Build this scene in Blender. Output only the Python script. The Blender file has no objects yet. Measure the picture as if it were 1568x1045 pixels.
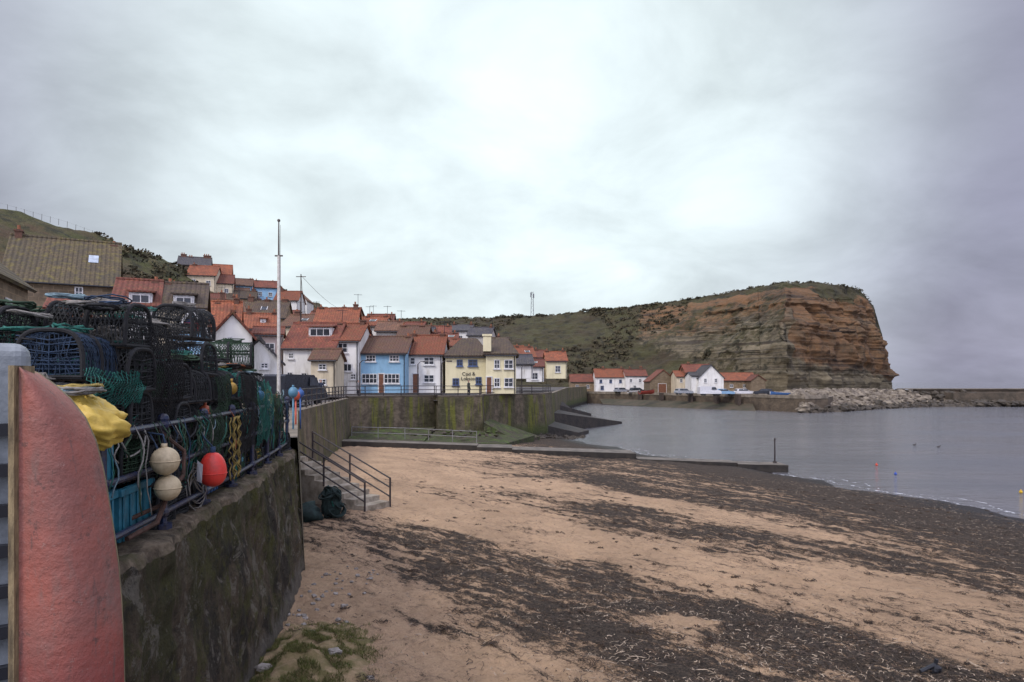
import bpy, math, random, bmesh
from mathutils import Vector, Matrix, noise as NZ
random.seed(7)
R=random.random
def U(a,b): return a+(b-a)*random.random()
sc=bpy.context.scene
F=1045.0; HC=6.0
def X(px,d): return (px-784.0)*d/F
def Z(py,d): return HC-(py-585.0)*d/F
def V(*a): return Vector(a)
def nz(x,y,z=0): return NZ.noise(Vector((x,y,z)))
def fr(x,y,z=0,o=4): return NZ.fractal(Vector((x,y,z)),1.0,2.0,o)
def lerp(a,b,t): return a+(b-a)*t
def cl(v,a=0.,b=1.): return max(a,min(b,v))
def ss(a,b,x):
    t=cl((x-a)/(b-a)); return t*t*(3-2*t)
def interp(x,xs,ys):
    if x<=xs[0]: return ys[0]
    for i in range(1,len(xs)):
        if x<=xs[i]: return lerp(ys[i-1],ys[i],(x-xs[i-1])/(xs[i]-xs[i-1]))
    return ys[-1]

# ---------------- materials ----------------
class N:
    def __init__(s,name):
        s.m=bpy.data.materials.new(name); s.m.use_nodes=True
        s.t=s.m.node_tree; s.b=s.t.nodes['Principled BSDF']
    def n(s,ty,**k):
        x=s.t.nodes.new(ty)
        return x
    def l(s,a,b): s.t.links.new(a,b)
    def co(s,kind='Object',scale=(1,1,1),rot=(0,0,0)):
        t=s.n('ShaderNodeTexCoord'); m=s.n('ShaderNodeMapping')
        m.inputs['Scale'].default_value=scale; m.inputs['Rotation'].default_value=rot
        s.l(t.outputs[kind],m.inputs['Vector']); return m.outputs[0]
    def noise(s,vec,scale,detail=6,rough=.6,dist=0):
        x=s.n('ShaderNodeTexNoise'); x.inputs['Scale'].default_value=scale; x.inputs['Detail'].default_value=detail
        x.inputs['Roughness'].default_value=rough; x.inputs['Distortion'].default_value=dist
        if vec: s.l(vec,x.inputs['Vector'])
        return x.outputs['Fac']
    def mr(s,v,a,b,c=0,d=1,smooth=False):
        x=s.n('ShaderNodeMapRange'); 
        if smooth: x.interpolation_type='SMOOTHSTEP'
        for i,q in enumerate((a,b,c,d)): x.inputs[i+1].default_value=q
        s.l(v,x.inputs[0]); return x.outputs[0]
    def mix(s,f,a,b,mode='MIX'):
        x=s.n('ShaderNodeMixRGB'); x.blend_type=mode
        for i,q in enumerate((f,a,b)):
            if hasattr(q,'links'): s.l(q,x.inputs[i])
            elif i==0: x.inputs[0].default_value=q
            else: x.inputs[i].default_value=(q[0],q[1],q[2],1)
        return x.outputs[0]
    def math(s,op,a,b=0):
        x=s.n('ShaderNodeMath'); x.operation=op
        for i,q in enumerate((a,b)):
            if hasattr(q,'links'): s.l(q,x.inputs[i])
            else: x.inputs[i].default_value=q
        return x.outputs[0]
    def bump(s,h,strength=.5,dist=.05,prev=None):
        x=s.n('ShaderNodeBump'); x.inputs['Strength'].default_value=strength; x.inputs['Distance'].default_value=dist
        s.l(h,x.inputs['Height'])
        if prev: s.l(prev,x.inputs['Normal'])
        return x.outputs[0]
    def out(s,col,rough=.8,nrm=None,metal=0,spec=None):
        if hasattr(col,'links'): s.l(col,s.b.inputs['Base Color'])
        else: s.b.inputs['Base Color'].default_value=(col[0],col[1],col[2],1)
        if hasattr(rough,'links'): s.l(rough,s.b.inputs['Roughness'])
        else: s.b.inputs['Roughness'].default_value=rough
        s.b.inputs['Metallic'].default_value=metal
        if spec is not None: s.b.inputs['Specular IOR Level'].default_value=spec
        if nrm: s.l(nrm,s.b.inputs['Normal'])
        return s.m
def M(name,c1,c2=None,scale=4,rough=.8,bump=0,bscale=None,metal=0,lo=.38,hi=.62,st=(1,1,1),spec=None,bd=.02):
    k=N(name); v=k.co('Object',st)
    c2=c2 or tuple(x*.65 for x in c1)
    f=k.noise(v,scale,7,.65); col=k.mix(k.mr(f,lo,hi),c1,c2)
    nr=k.bump(k.noise(v,bscale or scale*4,5,.6),bump,bd) if bump else None
    return k.out(col,rough,nr,metal,spec)
def wallmat(name,c,dirt=.5):
    k=N(name); v=k.co('Object'); v2=k.co('Object',(1.2,1.2,.25))
    d=k.mr(k.noise(v2,1.3,7,.7),.5,.72,0,dirt)
    g=k.mr(k.noise(v,.6,4,.6),.3,.7,.88,1.06)
    col=k.mix(1,c,g,'MULTIPLY'); col=k.mix(d,col,(c[0]*.45,c[1]*.42,c[2]*.36))
    return k.out(col,.85,k.bump(k.noise(v,14,4,.6),.3,.02))
def stonemat(name,c):
    k=N(name); v=k.co('Object'); sx=k.n('ShaderNodeSeparateXYZ'); k.l(v,sx.inputs[0]); cx=k.n('ShaderNodeCombineXYZ')
    k.l(k.math('ADD',sx.outputs[0],sx.outputs[1]),cx.inputs[0]); k.l(sx.outputs[2],cx.inputs[1])
    br=k.n('ShaderNodeTexBrick'); br.inputs['Scale'].default_value=1; br.inputs['Mortar Size'].default_value=.025; br.inputs['Brick Width'].default_value=.55; br.inputs['Row Height'].default_value=.27
    br.inputs['Color1'].default_value=(*c,1); br.inputs['Color2'].default_value=(c[0]*.6,c[1]*.58,c[2]*.55,1); br.inputs['Mortar'].default_value=(c[0]*1.2,c[1]*1.15,c[2]*1.1,1); k.l(cx.outputs[0],br.inputs['Vector'])
    col=k.mix(k.mr(k.noise(v,1.1,7,.7),.45,.68,0,.7),br.outputs[0],(c[0]*.4,c[1]*.38,c[2]*.35))
    return k.out(col,.9,k.bump(br.outputs['Fac'],.5,.03,k.bump(k.noise(v,9,5,.7),.5,.03)))
def roofmat(name,c1,c2,moss=(.10,.09,.03),ms=.35):
    k=N(name); v=k.co('Object')
    br=k.n('ShaderNodeTexBrick'); br.inputs['Scale'].default_value=1; br.inputs['Mortar Size'].default_value=.02
    br.inputs['Brick Width'].default_value=.28; br.inputs['Row Height'].default_value=.24
    br.inputs['Color1'].default_value=(*c1,1); br.inputs['Color2'].default_value=(*c2,1); br.inputs['Mortar'].default_value=(c1[0]*.35,c1[1]*.35,c1[2]*.35,1)
    sx=k.n('ShaderNodeSeparateXYZ'); k.l(v,sx.inputs[0]); cx=k.n('ShaderNodeCombineXYZ')
    k.l(sx.outputs[0],cx.inputs[0]); k.l(k.math('ADD',sx.outputs[2],k.math('MULTIPLY',sx.outputs[1],.45)),cx.inputs[1]); k.l(cx.outputs[0],br.inputs['Vector'])
    oi=k.n('ShaderNodeObjectInfo'); f=k.noise(v,.9,7,.7); base=k.mix(1,br.outputs[0],k.mr(oi.outputs['Random'],0,1,.65,1.2),'MULTIPLY')
    col=k.mix(k.mr(f,.36,.62,0,.9),base,(c1[0]*.4,c1[1]*.45,c1[2]*.6))
    f2=k.noise(v,2.7,6,.7); col=k.mix(k.mr(f2,.50,.64,0,ms),col,moss)
    w=k.n('ShaderNodeTexWave'); w.inputs['Scale'].default_value=1.1; w.inputs['Distortion'].default_value=.1; k.l(v,w.inputs[0])
    return k.out(col,.85,k.bump(w.outputs['Fac'],.8,.06))
WHITE=wallmat('white_render',(.80,.79,.74),.7); CREAM=wallmat('cream_render',(.68,.59,.42),.7); PUBC=wallmat('pub_cream_render',(.78,.71,.46),.35)
BLUE=wallmat('blue_render',(.26,.46,.62),.4); LBLUE=wallmat('pale_blue_render',(.32,.54,.72),.3); YEL=wallmat('yellow_render',(.68,.48,.17))
PINK=wallmat('pink_grey_render',(.46,.37,.33)); STONE=stonemat('sandstone',(.30,.225,.14)); DSTONE=stonemat('dark_stone',(.22,.17,.11))
BRICK=stonemat('red_brick',(.29,.135,.08)); GREYW=wallmat('grey_render',(.45,.43,.39))
RED=roofmat('orange_pantiles',(.39,.12,.05),(.27,.08,.035)); RED2=roofmat('red_pantiles',(.28,.085,.045),(.19,.055,.033)); RED3=roofmat('weathered_pantiles',(.25,.12,.065),(.16,.08,.045))
BROWN=roofmat('brown_tiles',(.135,.09,.055),(.09,.06,.04),(.12,.10,.03),.5); SLATE=roofmat('slate_tiles',(.11,.10,.096),(.07,.065,.065))
MOSSR=roofmat('mossy_tiles',(.16,.12,.06),(.11,.08,.045),(.17,.14,.035),.7)
WF=M('white_paint',(.80,.80,.78),rough=.5); GL=M('window_glass',(.02,.024,.03),(.05,.06,.07),1.5,.12); BF=M('blue_frame_paint',(.08,.13,.28),rough=.5)
DOORM=M('brown_door_paint',(.20,.08,.04),rough=.6); DKP=M('dark_paint',(.02,.022,.028),rough=.5); POT=M('terracotta_pot',(.36,.14,.07),rough=.9)
CHB=M('chimney_brick',(.17,.085,.055),(.09,.05,.035),6,.9,.4)
IRON=M('black_iron',(.018,.018,.022),(.05,.035,.03),9,.55,.2); NAVY=M('navy_rail_paint',(.014,.026,.07),(.04,.035,.045),14,.4,.4,30)
TIMB=M('weathered_timber',(.09,.065,.045),(.04,.03,.025),5,.9,.5)

# ---------------- mesh builder ----------------
class MB:
    def __init__(s): s.v=[];s.f=[];s.m=[]
    def add(s,vs,fs,m=0,mt=None):
        o=len(s.v)
        if mt is not None: vs=[mt@Vector(v) for v in vs]
        s.v+= [tuple(v) for v in vs]
        for f in fs: s.f.append(tuple(i+o for i in f)); s.m.append(m)
    def box(s,x0,x1,y0,y1,z0,z1,m=0,mt=None):
        s.add([(x0,y0,z0),(x1,y0,z0),(x1,y1,z0),(x0,y1,z0),(x0,y0,z1),(x1,y0,z1),(x1,y1,z1),(x0,y1,z1)],
              [(0,3,2,1),(4,5,6,7),(0,1,5,4),(1,2,6,5),(2,3,7,6),(3,0,4,7)],m,mt)
    def tube(s,pts,r,n=6,m=0,mt=None,closed=False,r2=None):
        pts=[Vector(p) for p in pts]; L=len(pts); vs=[];fs=[]
        up=Vector((0,0,1)); prev=None
        for i,p in enumerate(pts):
            if closed: t=pts[(i+1)%L]-pts[i-1]
            else: t=pts[min(i+1,L-1)]-pts[max(i-1,0)]
            if t.length<1e-9: t=Vector((0,0,1))
            t.normalize()
            if prev is None:
                a=up if abs(t.dot(up))<.9 else Vector((1,0,0)); u=t.cross(a).normalized()
            else:
                u=prev-t*prev.dot(t)
                if u.length<1e-6: u=t.orthogonal()
                u.normalize()
            prev=u; w=t.cross(u); rr=r if r2 is None else lerp(r,r2,i/max(1,L-1))
            for k in range(n):
                a=2*math.pi*k/n; vs.append(p+u*math.cos(a)*rr+w*math.sin(a)*rr)
        for i in range(L if closed else L-1):
            j=(i+1)%L
            for k in range(n): fs.append((i*n+k,i*n+(k+1)%n,j*n+(k+1)%n,j*n+k))
        if not closed: fs.append(tuple(range(n))[::-1]); fs.append(tuple((L-1)*n+k for k in range(n)))
        s.add(vs,fs,m,mt)
    def ball(s,c,rx,ry=None,rz=None,m=0,nu=14,nv=10,jit=0,mt=None):
        ry=ry or rx; rz=rz or rx; vs=[];fs=[];sd=R()*99
        for j in range(nv+1):
            th=math.pi*j/nv
            for i in range(nu):
                ph=2*math.pi*i/nu; x,y,z=math.sin(th)*math.cos(ph),math.sin(th)*math.sin(ph),math.cos(th)
                q=1+jit*nz(x*1.7+sd,y*1.7,z*1.7) if jit else 1
                vs.append((c[0]+x*rx*q,c[1]+y*ry*q,c[2]+z*rz*q))
        for j in range(nv):
            for i in range(nu): fs.append((j*nu+i,(j+1)*nu+i,(j+1)*nu+(i+1)%nu,j*nu+(i+1)%nu))
        s.add(vs,fs,m,mt)
    def build(s,name,mats,parent=None,smooth=False,loc=None,rot=None):
        me=bpy.data.meshes.new(name); me.from_pydata(s.v,[],s.f)
        for m in (mats if isinstance(mats,(list,tuple)) else [mats]): me.materials.append(m)
        me.polygons.foreach_set('material_index',s.m)
        if smooth: me.polygons.foreach_set('use_smooth',[True]*len(s.f))
        me.update(); o=bpy.data.objects.new(name,me); sc.collection.objects.link(o)
        if parent: o.parent=parent
        if loc: o.location=loc
        if rot: o.rotation_euler=rot
        return o
def empty(name,loc=(0,0,0),yaw=0):
    e=bpy.data.objects.new(name,None); e.location=loc; e.rotation_euler=(0,0,yaw); e.empty_display_size=.3; sc.collection.objects.link(e); return e

# ---------------- houses ----------------
def window(b,x0,x1,z0,z1,y,nx=2,nzb=2,fm=0,gm=1,fw=.07):
    b.box(x0,x1,y-.02,y+.03,z0,z1,gm)
    for a in (x0,x1-fw): b.box(a,a+fw,y-.07,y-.021,z0,z1,fm)
    for a in (z0,z1-fw): b.box(x0+fw,x1-fw,y-.068,y-.021,a,a+fw,fm)
    for i in range(1,nx):
        c=lerp(x0,x1,i/nx); b.box(c-.025,c+.025,y-.062,y-.021,z0+fw,z1-fw,fm)
    for i in range(1,nzb):
        c=lerp(z0,z1,i/nzb); b.box(x0+fw,x1-fw,y-.058,y-.021,c-.022,c+.022,fm)
    b.box(x0-.08,x1+.08,y-.14,y+.02,z0-.09,z0-.002,fm)
def house(name,x0,x1,yb,ye,yr,d,dep,wall,roof,style='side',yaw=None,wins=(),doors=(),chim=(),dorm=(),ext=0,parent=None,fm=None,side=True):
    fm=fm or WF
    if yaw is None:
        yaw=-math.atan(((x0+x1)/2-784)/F)*(.85 if x1<436 else .25 if x1<500 else 0) if parent is None else 0
        if d>76 and d<130: yaw+=U(-.16,.16)
    cs,sn=math.cos(yaw),math.sin(yaw)
    def lx(px): return ((px-784)*d/F-X(x0,d))/(cs-(px-784)/F*sn)
    W=lx(x1); zb=Z(yb,d)-ext; ze=Z(ye,d)-zb
    zr=(Z(yr,d) if style=='gable' else Z(yr,d+dep/2))-zb
    if style!='gable' and zr<ze+.7: zr=ze+.7
    if parent is None:
        e=empty(name,(X(x0,d),d,zb),yaw); off=V(0,0,0)
    else:
        e=parent; off=V(X(x0,d),d,zb)-e.location
    def place(o): o.parent=e; o.location=off; return o
    w=MB(); D=dep
    bs=[(0,0,0),(W,0,0),(W,D,0),(0,D,0),(0,0,ze),(W,0,ze),(W,D,ze),(0,D,ze)]
    fs=[(0,1,5,4),(2,3,7,6)]
    if style=='side': w.add(bs+[(0,D/2,zr-.06),(W,D/2,zr-.06)],fs+[(1,2,6,9,5),(3,0,4,8,7)])
    elif style=='gable': w.add(bs+[(W/2,0,zr-.06),(W/2,D,zr-.06)],[(0,1,5,8,4),(2,3,7,9,6),(1,2,6,5),(3,0,4,7)])
    else: w.add(bs,fs+[(1,2,6,5),(3,0,4,7)])
    place(w.build('walls',wall))
    r=MB(); o=.22; th=.14
    def slab(q):
        n=(Vector(q[1])-Vector(q[0])).cross(Vector(q[2])-Vector(q[0])).normalized()*th
        if n.z<0: n=-n
        k=len(q); t=[Vector(p)+n for p in q]
        r.add(list(q)+t,[tuple(range(k))[::-1],tuple(range(k,2*k))]+[(i,(i+1)%k,k+(i+1)%k,k+i) for i in range(k)])
    if style=='side':
        k=(zr-ze)/(D/2)
        slab([(-o,-o,ze-o*k),(W+o,-o,ze-o*k),(W+o,D/2,zr),(-o,D/2,zr)]); slab([(-o,D+o,ze-o*k),(W+o,D+o,ze-o*k),(W+o,D/2+.003,zr),(-o,D/2+.003,zr)])
        r.tube([(-o,D/2,zr+th),(W+o,D/2,zr+th)],.13,6)
    elif style=='gable':
        k=(zr-ze)/(W/2)
        slab([(-o,-o,ze-o*k),(-o,D+o,ze-o*k),(W/2,D+o,zr),(W/2,-o,zr)]); slab([(W+o,-o,ze-o*k),(W+o,D+o,ze-o*k),(W/2+.003,D+o,zr),(W/2+.003,-o,zr)])
        r.tube([(W/2,-o,zr+th),(W/2,D+o,zr+th)],.13,6)
    else:
        h=min(D/2,W*.32)
        a,b_,c,dd=(-o,-o,ze-.05),(W+o,-o,ze-.05),(W+o,D+o,ze-.05),(-o,D+o,ze-.05); p,q=(h,D/2,zr),(W-h,D/2,zr)
        slab([a,b_,q,p]); slab([c,dd,p,q]); slab([b_,c,q]); slab([dd,a,p])
    place(r.build('roof',roof))
    if style!='gable':
        gt=MB(); gt.tube([(-.1,-.27,ze-.12),(W+.1,-.27,ze-.12)],.06,5); gt.tube([(W-.12,-.08,0),(W-.12,-.08,ze-.15)],.045,5); place(gt.build('gutter',DKP))
    g=MB(); sx=d/F
    for wn in wins:
        cx,cy,ww,hh=wn[:4]; nx=wn[4] if len(wn)>4 else 2; ny=wn[5] if len(wn)>5 else 2
        a=lx(cx-ww/2); window(g,a,lx(cx+ww/2),Z(cy+hh/2,d)-zb,Z(cy-hh/2,d)-zb,0,nx,ny)
    if side and not wins and style=='side' and W>2.2:
        nW=max(1,int(W/2.4))
        for i in range(nW):
            c=W*(i+.5)/nW+U(-.25,.25)
            for zz in (ze-1.35,ze-3.9):
                if zz>.8: q=U(.32,.5); window(g,c-q,c+q,zz-.5,zz+U(.3,.6),0)
        if d<125 and R()<.4:
            k=(zr-ze)/(D/2); x_=W*U(.3,.7); y_=D*.2; z_=ze+y_*k+th+.05
            g.add([(x_-.35,y_,z_),(x_+.35,y_,z_),(x_+.35,y_+.7,z_+.7*k),(x_-.35,y_+.7,z_+.7*k)],[(0,1,2,3)],1); 
            for a,c in ((-.42,-.352),(.352,.42)): g.add([(x_+a,y_-.03,z_+.01),(x_+c,y_-.03,z_+.01),(x_+c,y_+.75,z_+.76*k+.01),(x_+a,y_+.75,z_+.76*k+.01)],[(0,1,2,3)],0)
    for cx,yt,yb2,ww in doors:
        a=lx(cx-ww/2); wd_=ww*sx; zt=Z(yt,d)-zb; z0=max(.02,Z(yb2,d)-zb)
        g.box(a,a+wd_,-.05,.02,z0,zt,2); g.box(a-.1,a-.003,-.08,.02,z0,zt+.1,0); g.box(a+wd_+.003,a+wd_+.1,-.08,.02,z0,zt+.1,0)
        g.box(a,a+wd_,-.08,.02,zt+.003,zt+.1,0)
    if g.v: place(g.build('windows_and_door',[fm,GL,DOORM]))
    c=MB()
    for cx,ct,cw in chim:
        dd=d+dep/2 if style!='gable' else d+1.2
        cxl=cl(lx(cx),.3,W-.3); hw=cw*sx/2; zt=Z(ct,dd)-zb; y0=dd-d-.35
        c.box(cxl-hw,cxl+hw,y0,y0+.7,min(zr,ze)-.6,zt-.35,0); c.box(cxl-hw-.06,cxl+hw+.06,y0-.06,y0+.76,zt-.349,zt-.22,0)
        for k in range(max(1,int(hw*2/.38))):
            px=cxl-hw+.2+k*.38; c.tube([(px,y0+.35,zt-.23),(px,y0+.35,zt+.12)],.1,8,1)
        if R()<.4 and d<130:
            c.tube([(cxl+hw,y0+.3,zt-.6),(cxl+hw,y0+.3,zt+1.1)],.025,4,2); c.tube([(cxl+hw-.5,y0+.2,zt+1.0),(cxl+hw+.5,y0+.4,zt+1.0)],.02,4,2)
            for q in range(4): x_=cxl+hw-.4+q*.26; c.tube([(x_,y0+.1,zt+1.0),(x_,y0+.5,zt+1.0)],.014,3,2)
    if chim: place(c.build('chimney',[CHB,POT,DKP]))
    for cx,cy,ww,hh in dorm:
        q=MB(); z0=Z(cy+hh/2,d+dep*.15)-zb; z1=Z(cy-hh/2,d+dep*.15)-zb; a=lx(cx-ww/2); bb=lx(cx+ww/2)
        k=(zr-ze)/(D/2); y0=max(.05,(z0-ze)/k-.1); y1=min(D/2,(z1-ze)/k+.6)
        q.box(a,bb,y0,y1,z0-.3,z1,0); window(q,a+.12,bb-.12,z0+.02,z1-.1,y0,max(2,int((bb-a)/.55)),1,0,1)
        q.add([(a-.15,y0-.2,z1+.02),(bb+.15,y0-.2,z1+.02),(bb+.15,y1+.5,z1+.35),(a-.15,y1+.5,z1+.35),(a-.15,y0-.2,z1+.12),(bb+.15,y0-.2,z1+.12),(bb+.15,y1+.5,z1+.45),(a-.15,y1+.5,z1+.45)],
              [(0,3,2,1),(4,5,6,7),(0,1,5,4),(1,2,6,5),(2,3,7,6),(3,0,4,7)],2)
        place(q.build('dormer',[WF,GL,roof]))
    e['w']=W
    return e

# ---------------- terrain curtains ----------------
def curtain(name,cols,nu,nv,mat,dispf,maskf,back=60,backn=8):
    pts=[]
    for c in cols: pts.append((X(c[0],c[2]),c[2],Z(c[1],c[2]),X(c[3],c[5]),c[5],c[4],c[6],c[0]))
    K=len(pts); vs=[];col=[]
    for i in range(nu):
        t=i/(nu-1)*(K-1); k=min(int(t),K-2); q=t-k; a=[lerp(pts[k][j],pts[k+1][j],q) for j in range(8)]
        k0,k1=max(k-1,0),min(k+2,K-1); tx=pts[k1][3]-pts[k0][3]; ty=pts[k1][4]-pts[k0][4]; L=math.hypot(tx,ty) or 1; nx_,ny_=ty/L,-tx/L
        for j in range(nv+backn):
            if j<nv:
                v=j/(nv-1); h=v**a[6]; x=lerp(a[3],a[0],h); y=lerp(a[4],a[1],h); z=lerp(a[5],a[2],v)
                do,dz=dispf(x,y,z,v,a[7]); x+=nx_*do; y+=ny_*do; z+=dz
            else:
                v=1; s=(j-nv+1)/backn*back; x=a[0]-nx_*s; y=a[1]-ny_*s; z=a[2]-s*.05+fr(x*.1,y*.1)*.6
            vs.append((x,y,z)); col.append(maskf(v,a[7],x,y,z))
    n=nv+backn; fs=[(i*n+j,(i+1)*n+j,(i+1)*n+j+1,i*n+j+1) for i in range(nu-1) for j in range(n-1)]
    b=MB(); b.v=vs; b.f=fs; b.m=[0]*len(fs); o=b.build(name,mat,smooth=True)
    ca=o.data.color_attributes.new('mask','FLOAT_COLOR','POINT')
    ca.data.foreach_set('color',[x for c in col for x in (c[0],c[1],c[2],1)])
    return o
k=N('hill_grass'); v=k.co('Object')
c=k.mix(k.mr(k.noise(v,.09,8,.65),.42,.6),(.075,.08,.02),(.10,.066,.032)); c=k.mix(k.mr(k.noise(v,.35,8,.7),.48,.62),c,(.028,.030,.012)); c=k.mix(k.mr(k.noise(v,1.5,6,.7),.55,.7,0,.6),c,(.14,.12,.055))
HILLM=k.out(c,.95,k.bump(k.noise(v,1.1,8,.7),1,.8))
hillc=[(-700,200,110,-700,4.3,50,1),(-300,245,110,-300,4.3,55,1),(0,317,112,0,4.3,60,1),(100,345,118,100,4.3,64,1),(180,373,125,180,4.3,68,1),(240,393,130,240,4.3,72,1),(290,414,138,290,4.3,78,1),(350,432,150,350,4.3,84,1),(430,442,170,430,4.3,92,1),(490,466,195,490,4.3,105,1),(530,484,230,530,4.3,130,1),(610,494,280,610,4.3,170,1)]
curtain('green_hill',hillc,220,60,HILLM,lambda x,y,z,v,p:(fr(x*.08,y*.08,z*.08)*1.8*math.sin(v*3.1),fr(x*.15,y*.15,3)*.8),lambda *a:(1,0,0))
def hd(px,py):
    xs=[c[0] for c in hillc]; a=[interp(px,xs,[c[i] for c in hillc]) for i in range(7)]
    zt=Z(a[1],a[2]); k=(585-py)/F
    s=(HC+k*a[5]-a[4])/((zt-a[4])-k*(a[2]-a[5])); return lerp(a[5],a[2],cl(s))-3
k=N('cliff_rock'); v=k.co('Object'); at=k.n('ShaderNodeAttribute'); at.attribute_name='mask'; sp=k.n('ShaderNodeSeparateColor'); k.l(at.outputs[0],sp.inputs[0])
vs_=k.co('Object',(.012,.012,.42)); st=k.noise(vs_,1,9,.75,.4); vb=k.co('Object',(.03,.03,1.6)); st2=k.noise(vb,1,7,.7)
big=k.noise(v,.06,8,.65); fine=k.noise(v,.5,8,.7); st3=k.noise(k.co('Object',(.02,.02,.75)),1,5,.6,.6)
grey=k.mix(k.mr(st,.42,.58),(.125,.105,.062),(.23,.19,.115)); grey=k.mix(k.mr(st2,.52,.6,0,.75),grey,(.045,.036,.025))
ora=k.mix(k.mr(big,.38,.62),(.235,.120,.046),(.135,.075,.036)); ora=k.mix(k.mr(st,.5,.62,0,.6),ora,(.22,.155,.082)); ora=k.mix(k.mr(st2,.53,.62,0,.6),ora,(.08,.052,.03)); ora=k.mix(k.mr(fine,.5,.68,0,.7),ora,(.125,.09,.052))
om=k.mr(k.math('ADD',sp.outputs[1],k.math('MULTIPLY',k.math('SUBTRACT',big,.5),1.8)),.36,.66)
rock=k.mix(om,grey,ora); rock=k.mix(k.mr(k.noise(v,.16,8,.7),.50,.66,0,.7),rock,(.055,.045,.026)); rock=k.mix(k.mr(st3,.57,.60,0,.75),rock,(.035,.026,.018))
grn=k.mix(k.mr(k.noise(v,.08,8,.7),.42,.6),(.062,.060,.02),(.05,.037,.018)); grn=k.mix(k.mr(fine,.5,.65,0,.8),grn,(.10,.082,.036)); grn=k.mix(k.mr(k.noise(v,.25,6,.7),.50,.62,0,.85),grn,(.016,.017,.009))
gm=k.mr(k.math('ADD',sp.outputs[0],k.math('ADD',k.math('MULTIPLY',k.math('SUBTRACT',fine,.5),1.3),k.math('MULTIPLY',k.math('SUBTRACT',big,.5),1.2))),.36,.58)
CLM=k.out(k.mix(gm,rock,grn),.95,k.bump(k.math('ADD',fine,st2),1,1.1))
cc=[(440,494,330,440,4,200,1),(600,489,325,600,4,200,1),(700,487,318,700,4,205,1),(780,486,310,780,3.5,210,1),(850,482,303,850,3,222,1),(920,474,295,910,2.9,228,1),(985,468,288,985,2.8,228,1.0),(1050,459,278,1055,2.6,222,1.2),(1110,449,268,1115,2.5,214,1.5),(1160,440,258,1165,2.4,206,2),(1200,433,246,1207,2.3,200,2.6),
(1240,433,254,1248,2.2,208,2.6),(1290,436,266,1303,2.,226,2.2),(1318,446,280,1335,1.8,246,2.4),(1337,468,292,1353,1.6,262,2.6),(1351,515,300,1362,1.2,275,2.4),(1361,565,308,1367,.8,290,2),(1366,602,320,1369,.2,312,1.5)]
def cdisp(x,y,z,v,px):
    c=ss(960,1120,px); e=math.sin(cl(v,0,1)*3.14)**.5 if 0<v<1 else 0
    stt=nz(3,5,z*.33+nz(x*.01,y*.01)*2)*2.2+nz(9,5,z*1.1)*.9
    rid=abs(fr(x*.045,y*.045,z*.012,4))*-5
    return (c*e*(stt+rid+fr(x*.12,y*.12,z*.12)*2.8)+(1-c)*e*fr(x*.05,y*.05,z*.05)*4, fr(x*.3,y*.3,7)*.7*(v>.05))
def cmask(v,px,x,y,z):
    g=1-ss(950,1015,px)*ss(.1,.5,v+.45*ss(980,1090,px)); g=max(g,(1-ss(.25,.66,v+(px-1010)/400))*(1 if px<1230 else 0)*.9); g=max(g,ss(.89,.97,v)*.98)
    g=max(g,.85*ss(.72,.88,v)*ss(1225,1260,px)*(1-ss(1300,1325,px)))
    if 985<px<1200: g=max(g,.46*ss(.5,.3,abs(v-.5)))
    else: g=max(g,.16)
    o=ss(.40,.62,v) if px<1215 else ss(.12,.32,v+.08*nz(px*.03,0))
    if px<1215: o*=.35+.65*ss(.62,.8,v)+.25*(px<1120)
    return (g,o,v)
cliff=curtain('headland_cliff',cc,520,120,CLM,cdisp,cmask,70)

def leafclump(b,c,r,n,m=0,fl=.7,ls=.3):
    for _ in range(n):
        a=U(0,6.28); e=math.acos(U(-.3,1)); q=r*U(.45,1.05)*(1+.3*nz(c[0]+a,c[1],e)); p=V(c[0]+q*math.sin(e)*math.cos(a),c[1]+q*math.sin(e)*math.sin(a),c[2]+q*math.cos(e)*fl)
        u=V(U(-1,1),U(-1,1),U(-1,1)).normalized()*ls*U(.5,1); w=u.orthogonal().normalized()*ls*U(.3,.7)
        b.add([p-u,p+w,p+u,p-w],[(0,1,2,3)],m)
SCR=M('scrub_leaves',(.026,.029,.013),(.055,.042,.02),.4,.95); SCR2=M('scrub_light',(.08,.066,.028),(.05,.04,.02),.4,.95)
b=MB(); cv=cliff.data.vertices; nn=128
for _ in range(1900):
    i=random.randrange(0,230); j=random.randrange(10,119); co=cv[i*nn+j].co
    if nz(co.x*.03,co.y*.03,co.z*.06)<-.05: continue
    leafclump(b,co,U(.5,1.8),14,random.choice((0,1,1)),.5,.7)
for _ in range(200):
    i=random.randrange(0,420); co=cv[i*nn+119].co; leafclump(b,co,U(.4,1.3),12,random.choice((0,1)),.5,.5)
for px,r in ((770,2.2),(783,3.0),(797,2.6),(812,1.6),(832,1.5),(920,2.6),(930,2.),(1000,1.6),(905,1.6)):
    i=int(interp(px,[c[0] for c in cc],[q/17*519 for q in range(18)])); co=cv[i*nn+118].co
    for _ in range(6): leafclump(b,(co.x+U(-3,3),co.y+U(-2,2),co.z+U(-.5,r*.25)),r*U(.35,.8),60,random.choice((0,0,1)),.6,.45)
b.build('hillside_scrub',[SCR,SCR2])
b=MB(); hv=bpy.data.objects['green_hill'].data.vertices
for _ in range(900):
    i=random.randrange(30,200); j=random.randrange(12,60); co=hv[i*68+j].co
    if nz(co.x*.04,co.y*.04,co.z*.08)<.0: continue
    leafclump(b,co,U(.4,1.4),14,random.choice((0,0,1)),.6,.45)
b.build('hedgerow_bushes',[SCR,SCR2])
b=MB(); prev=None
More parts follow.
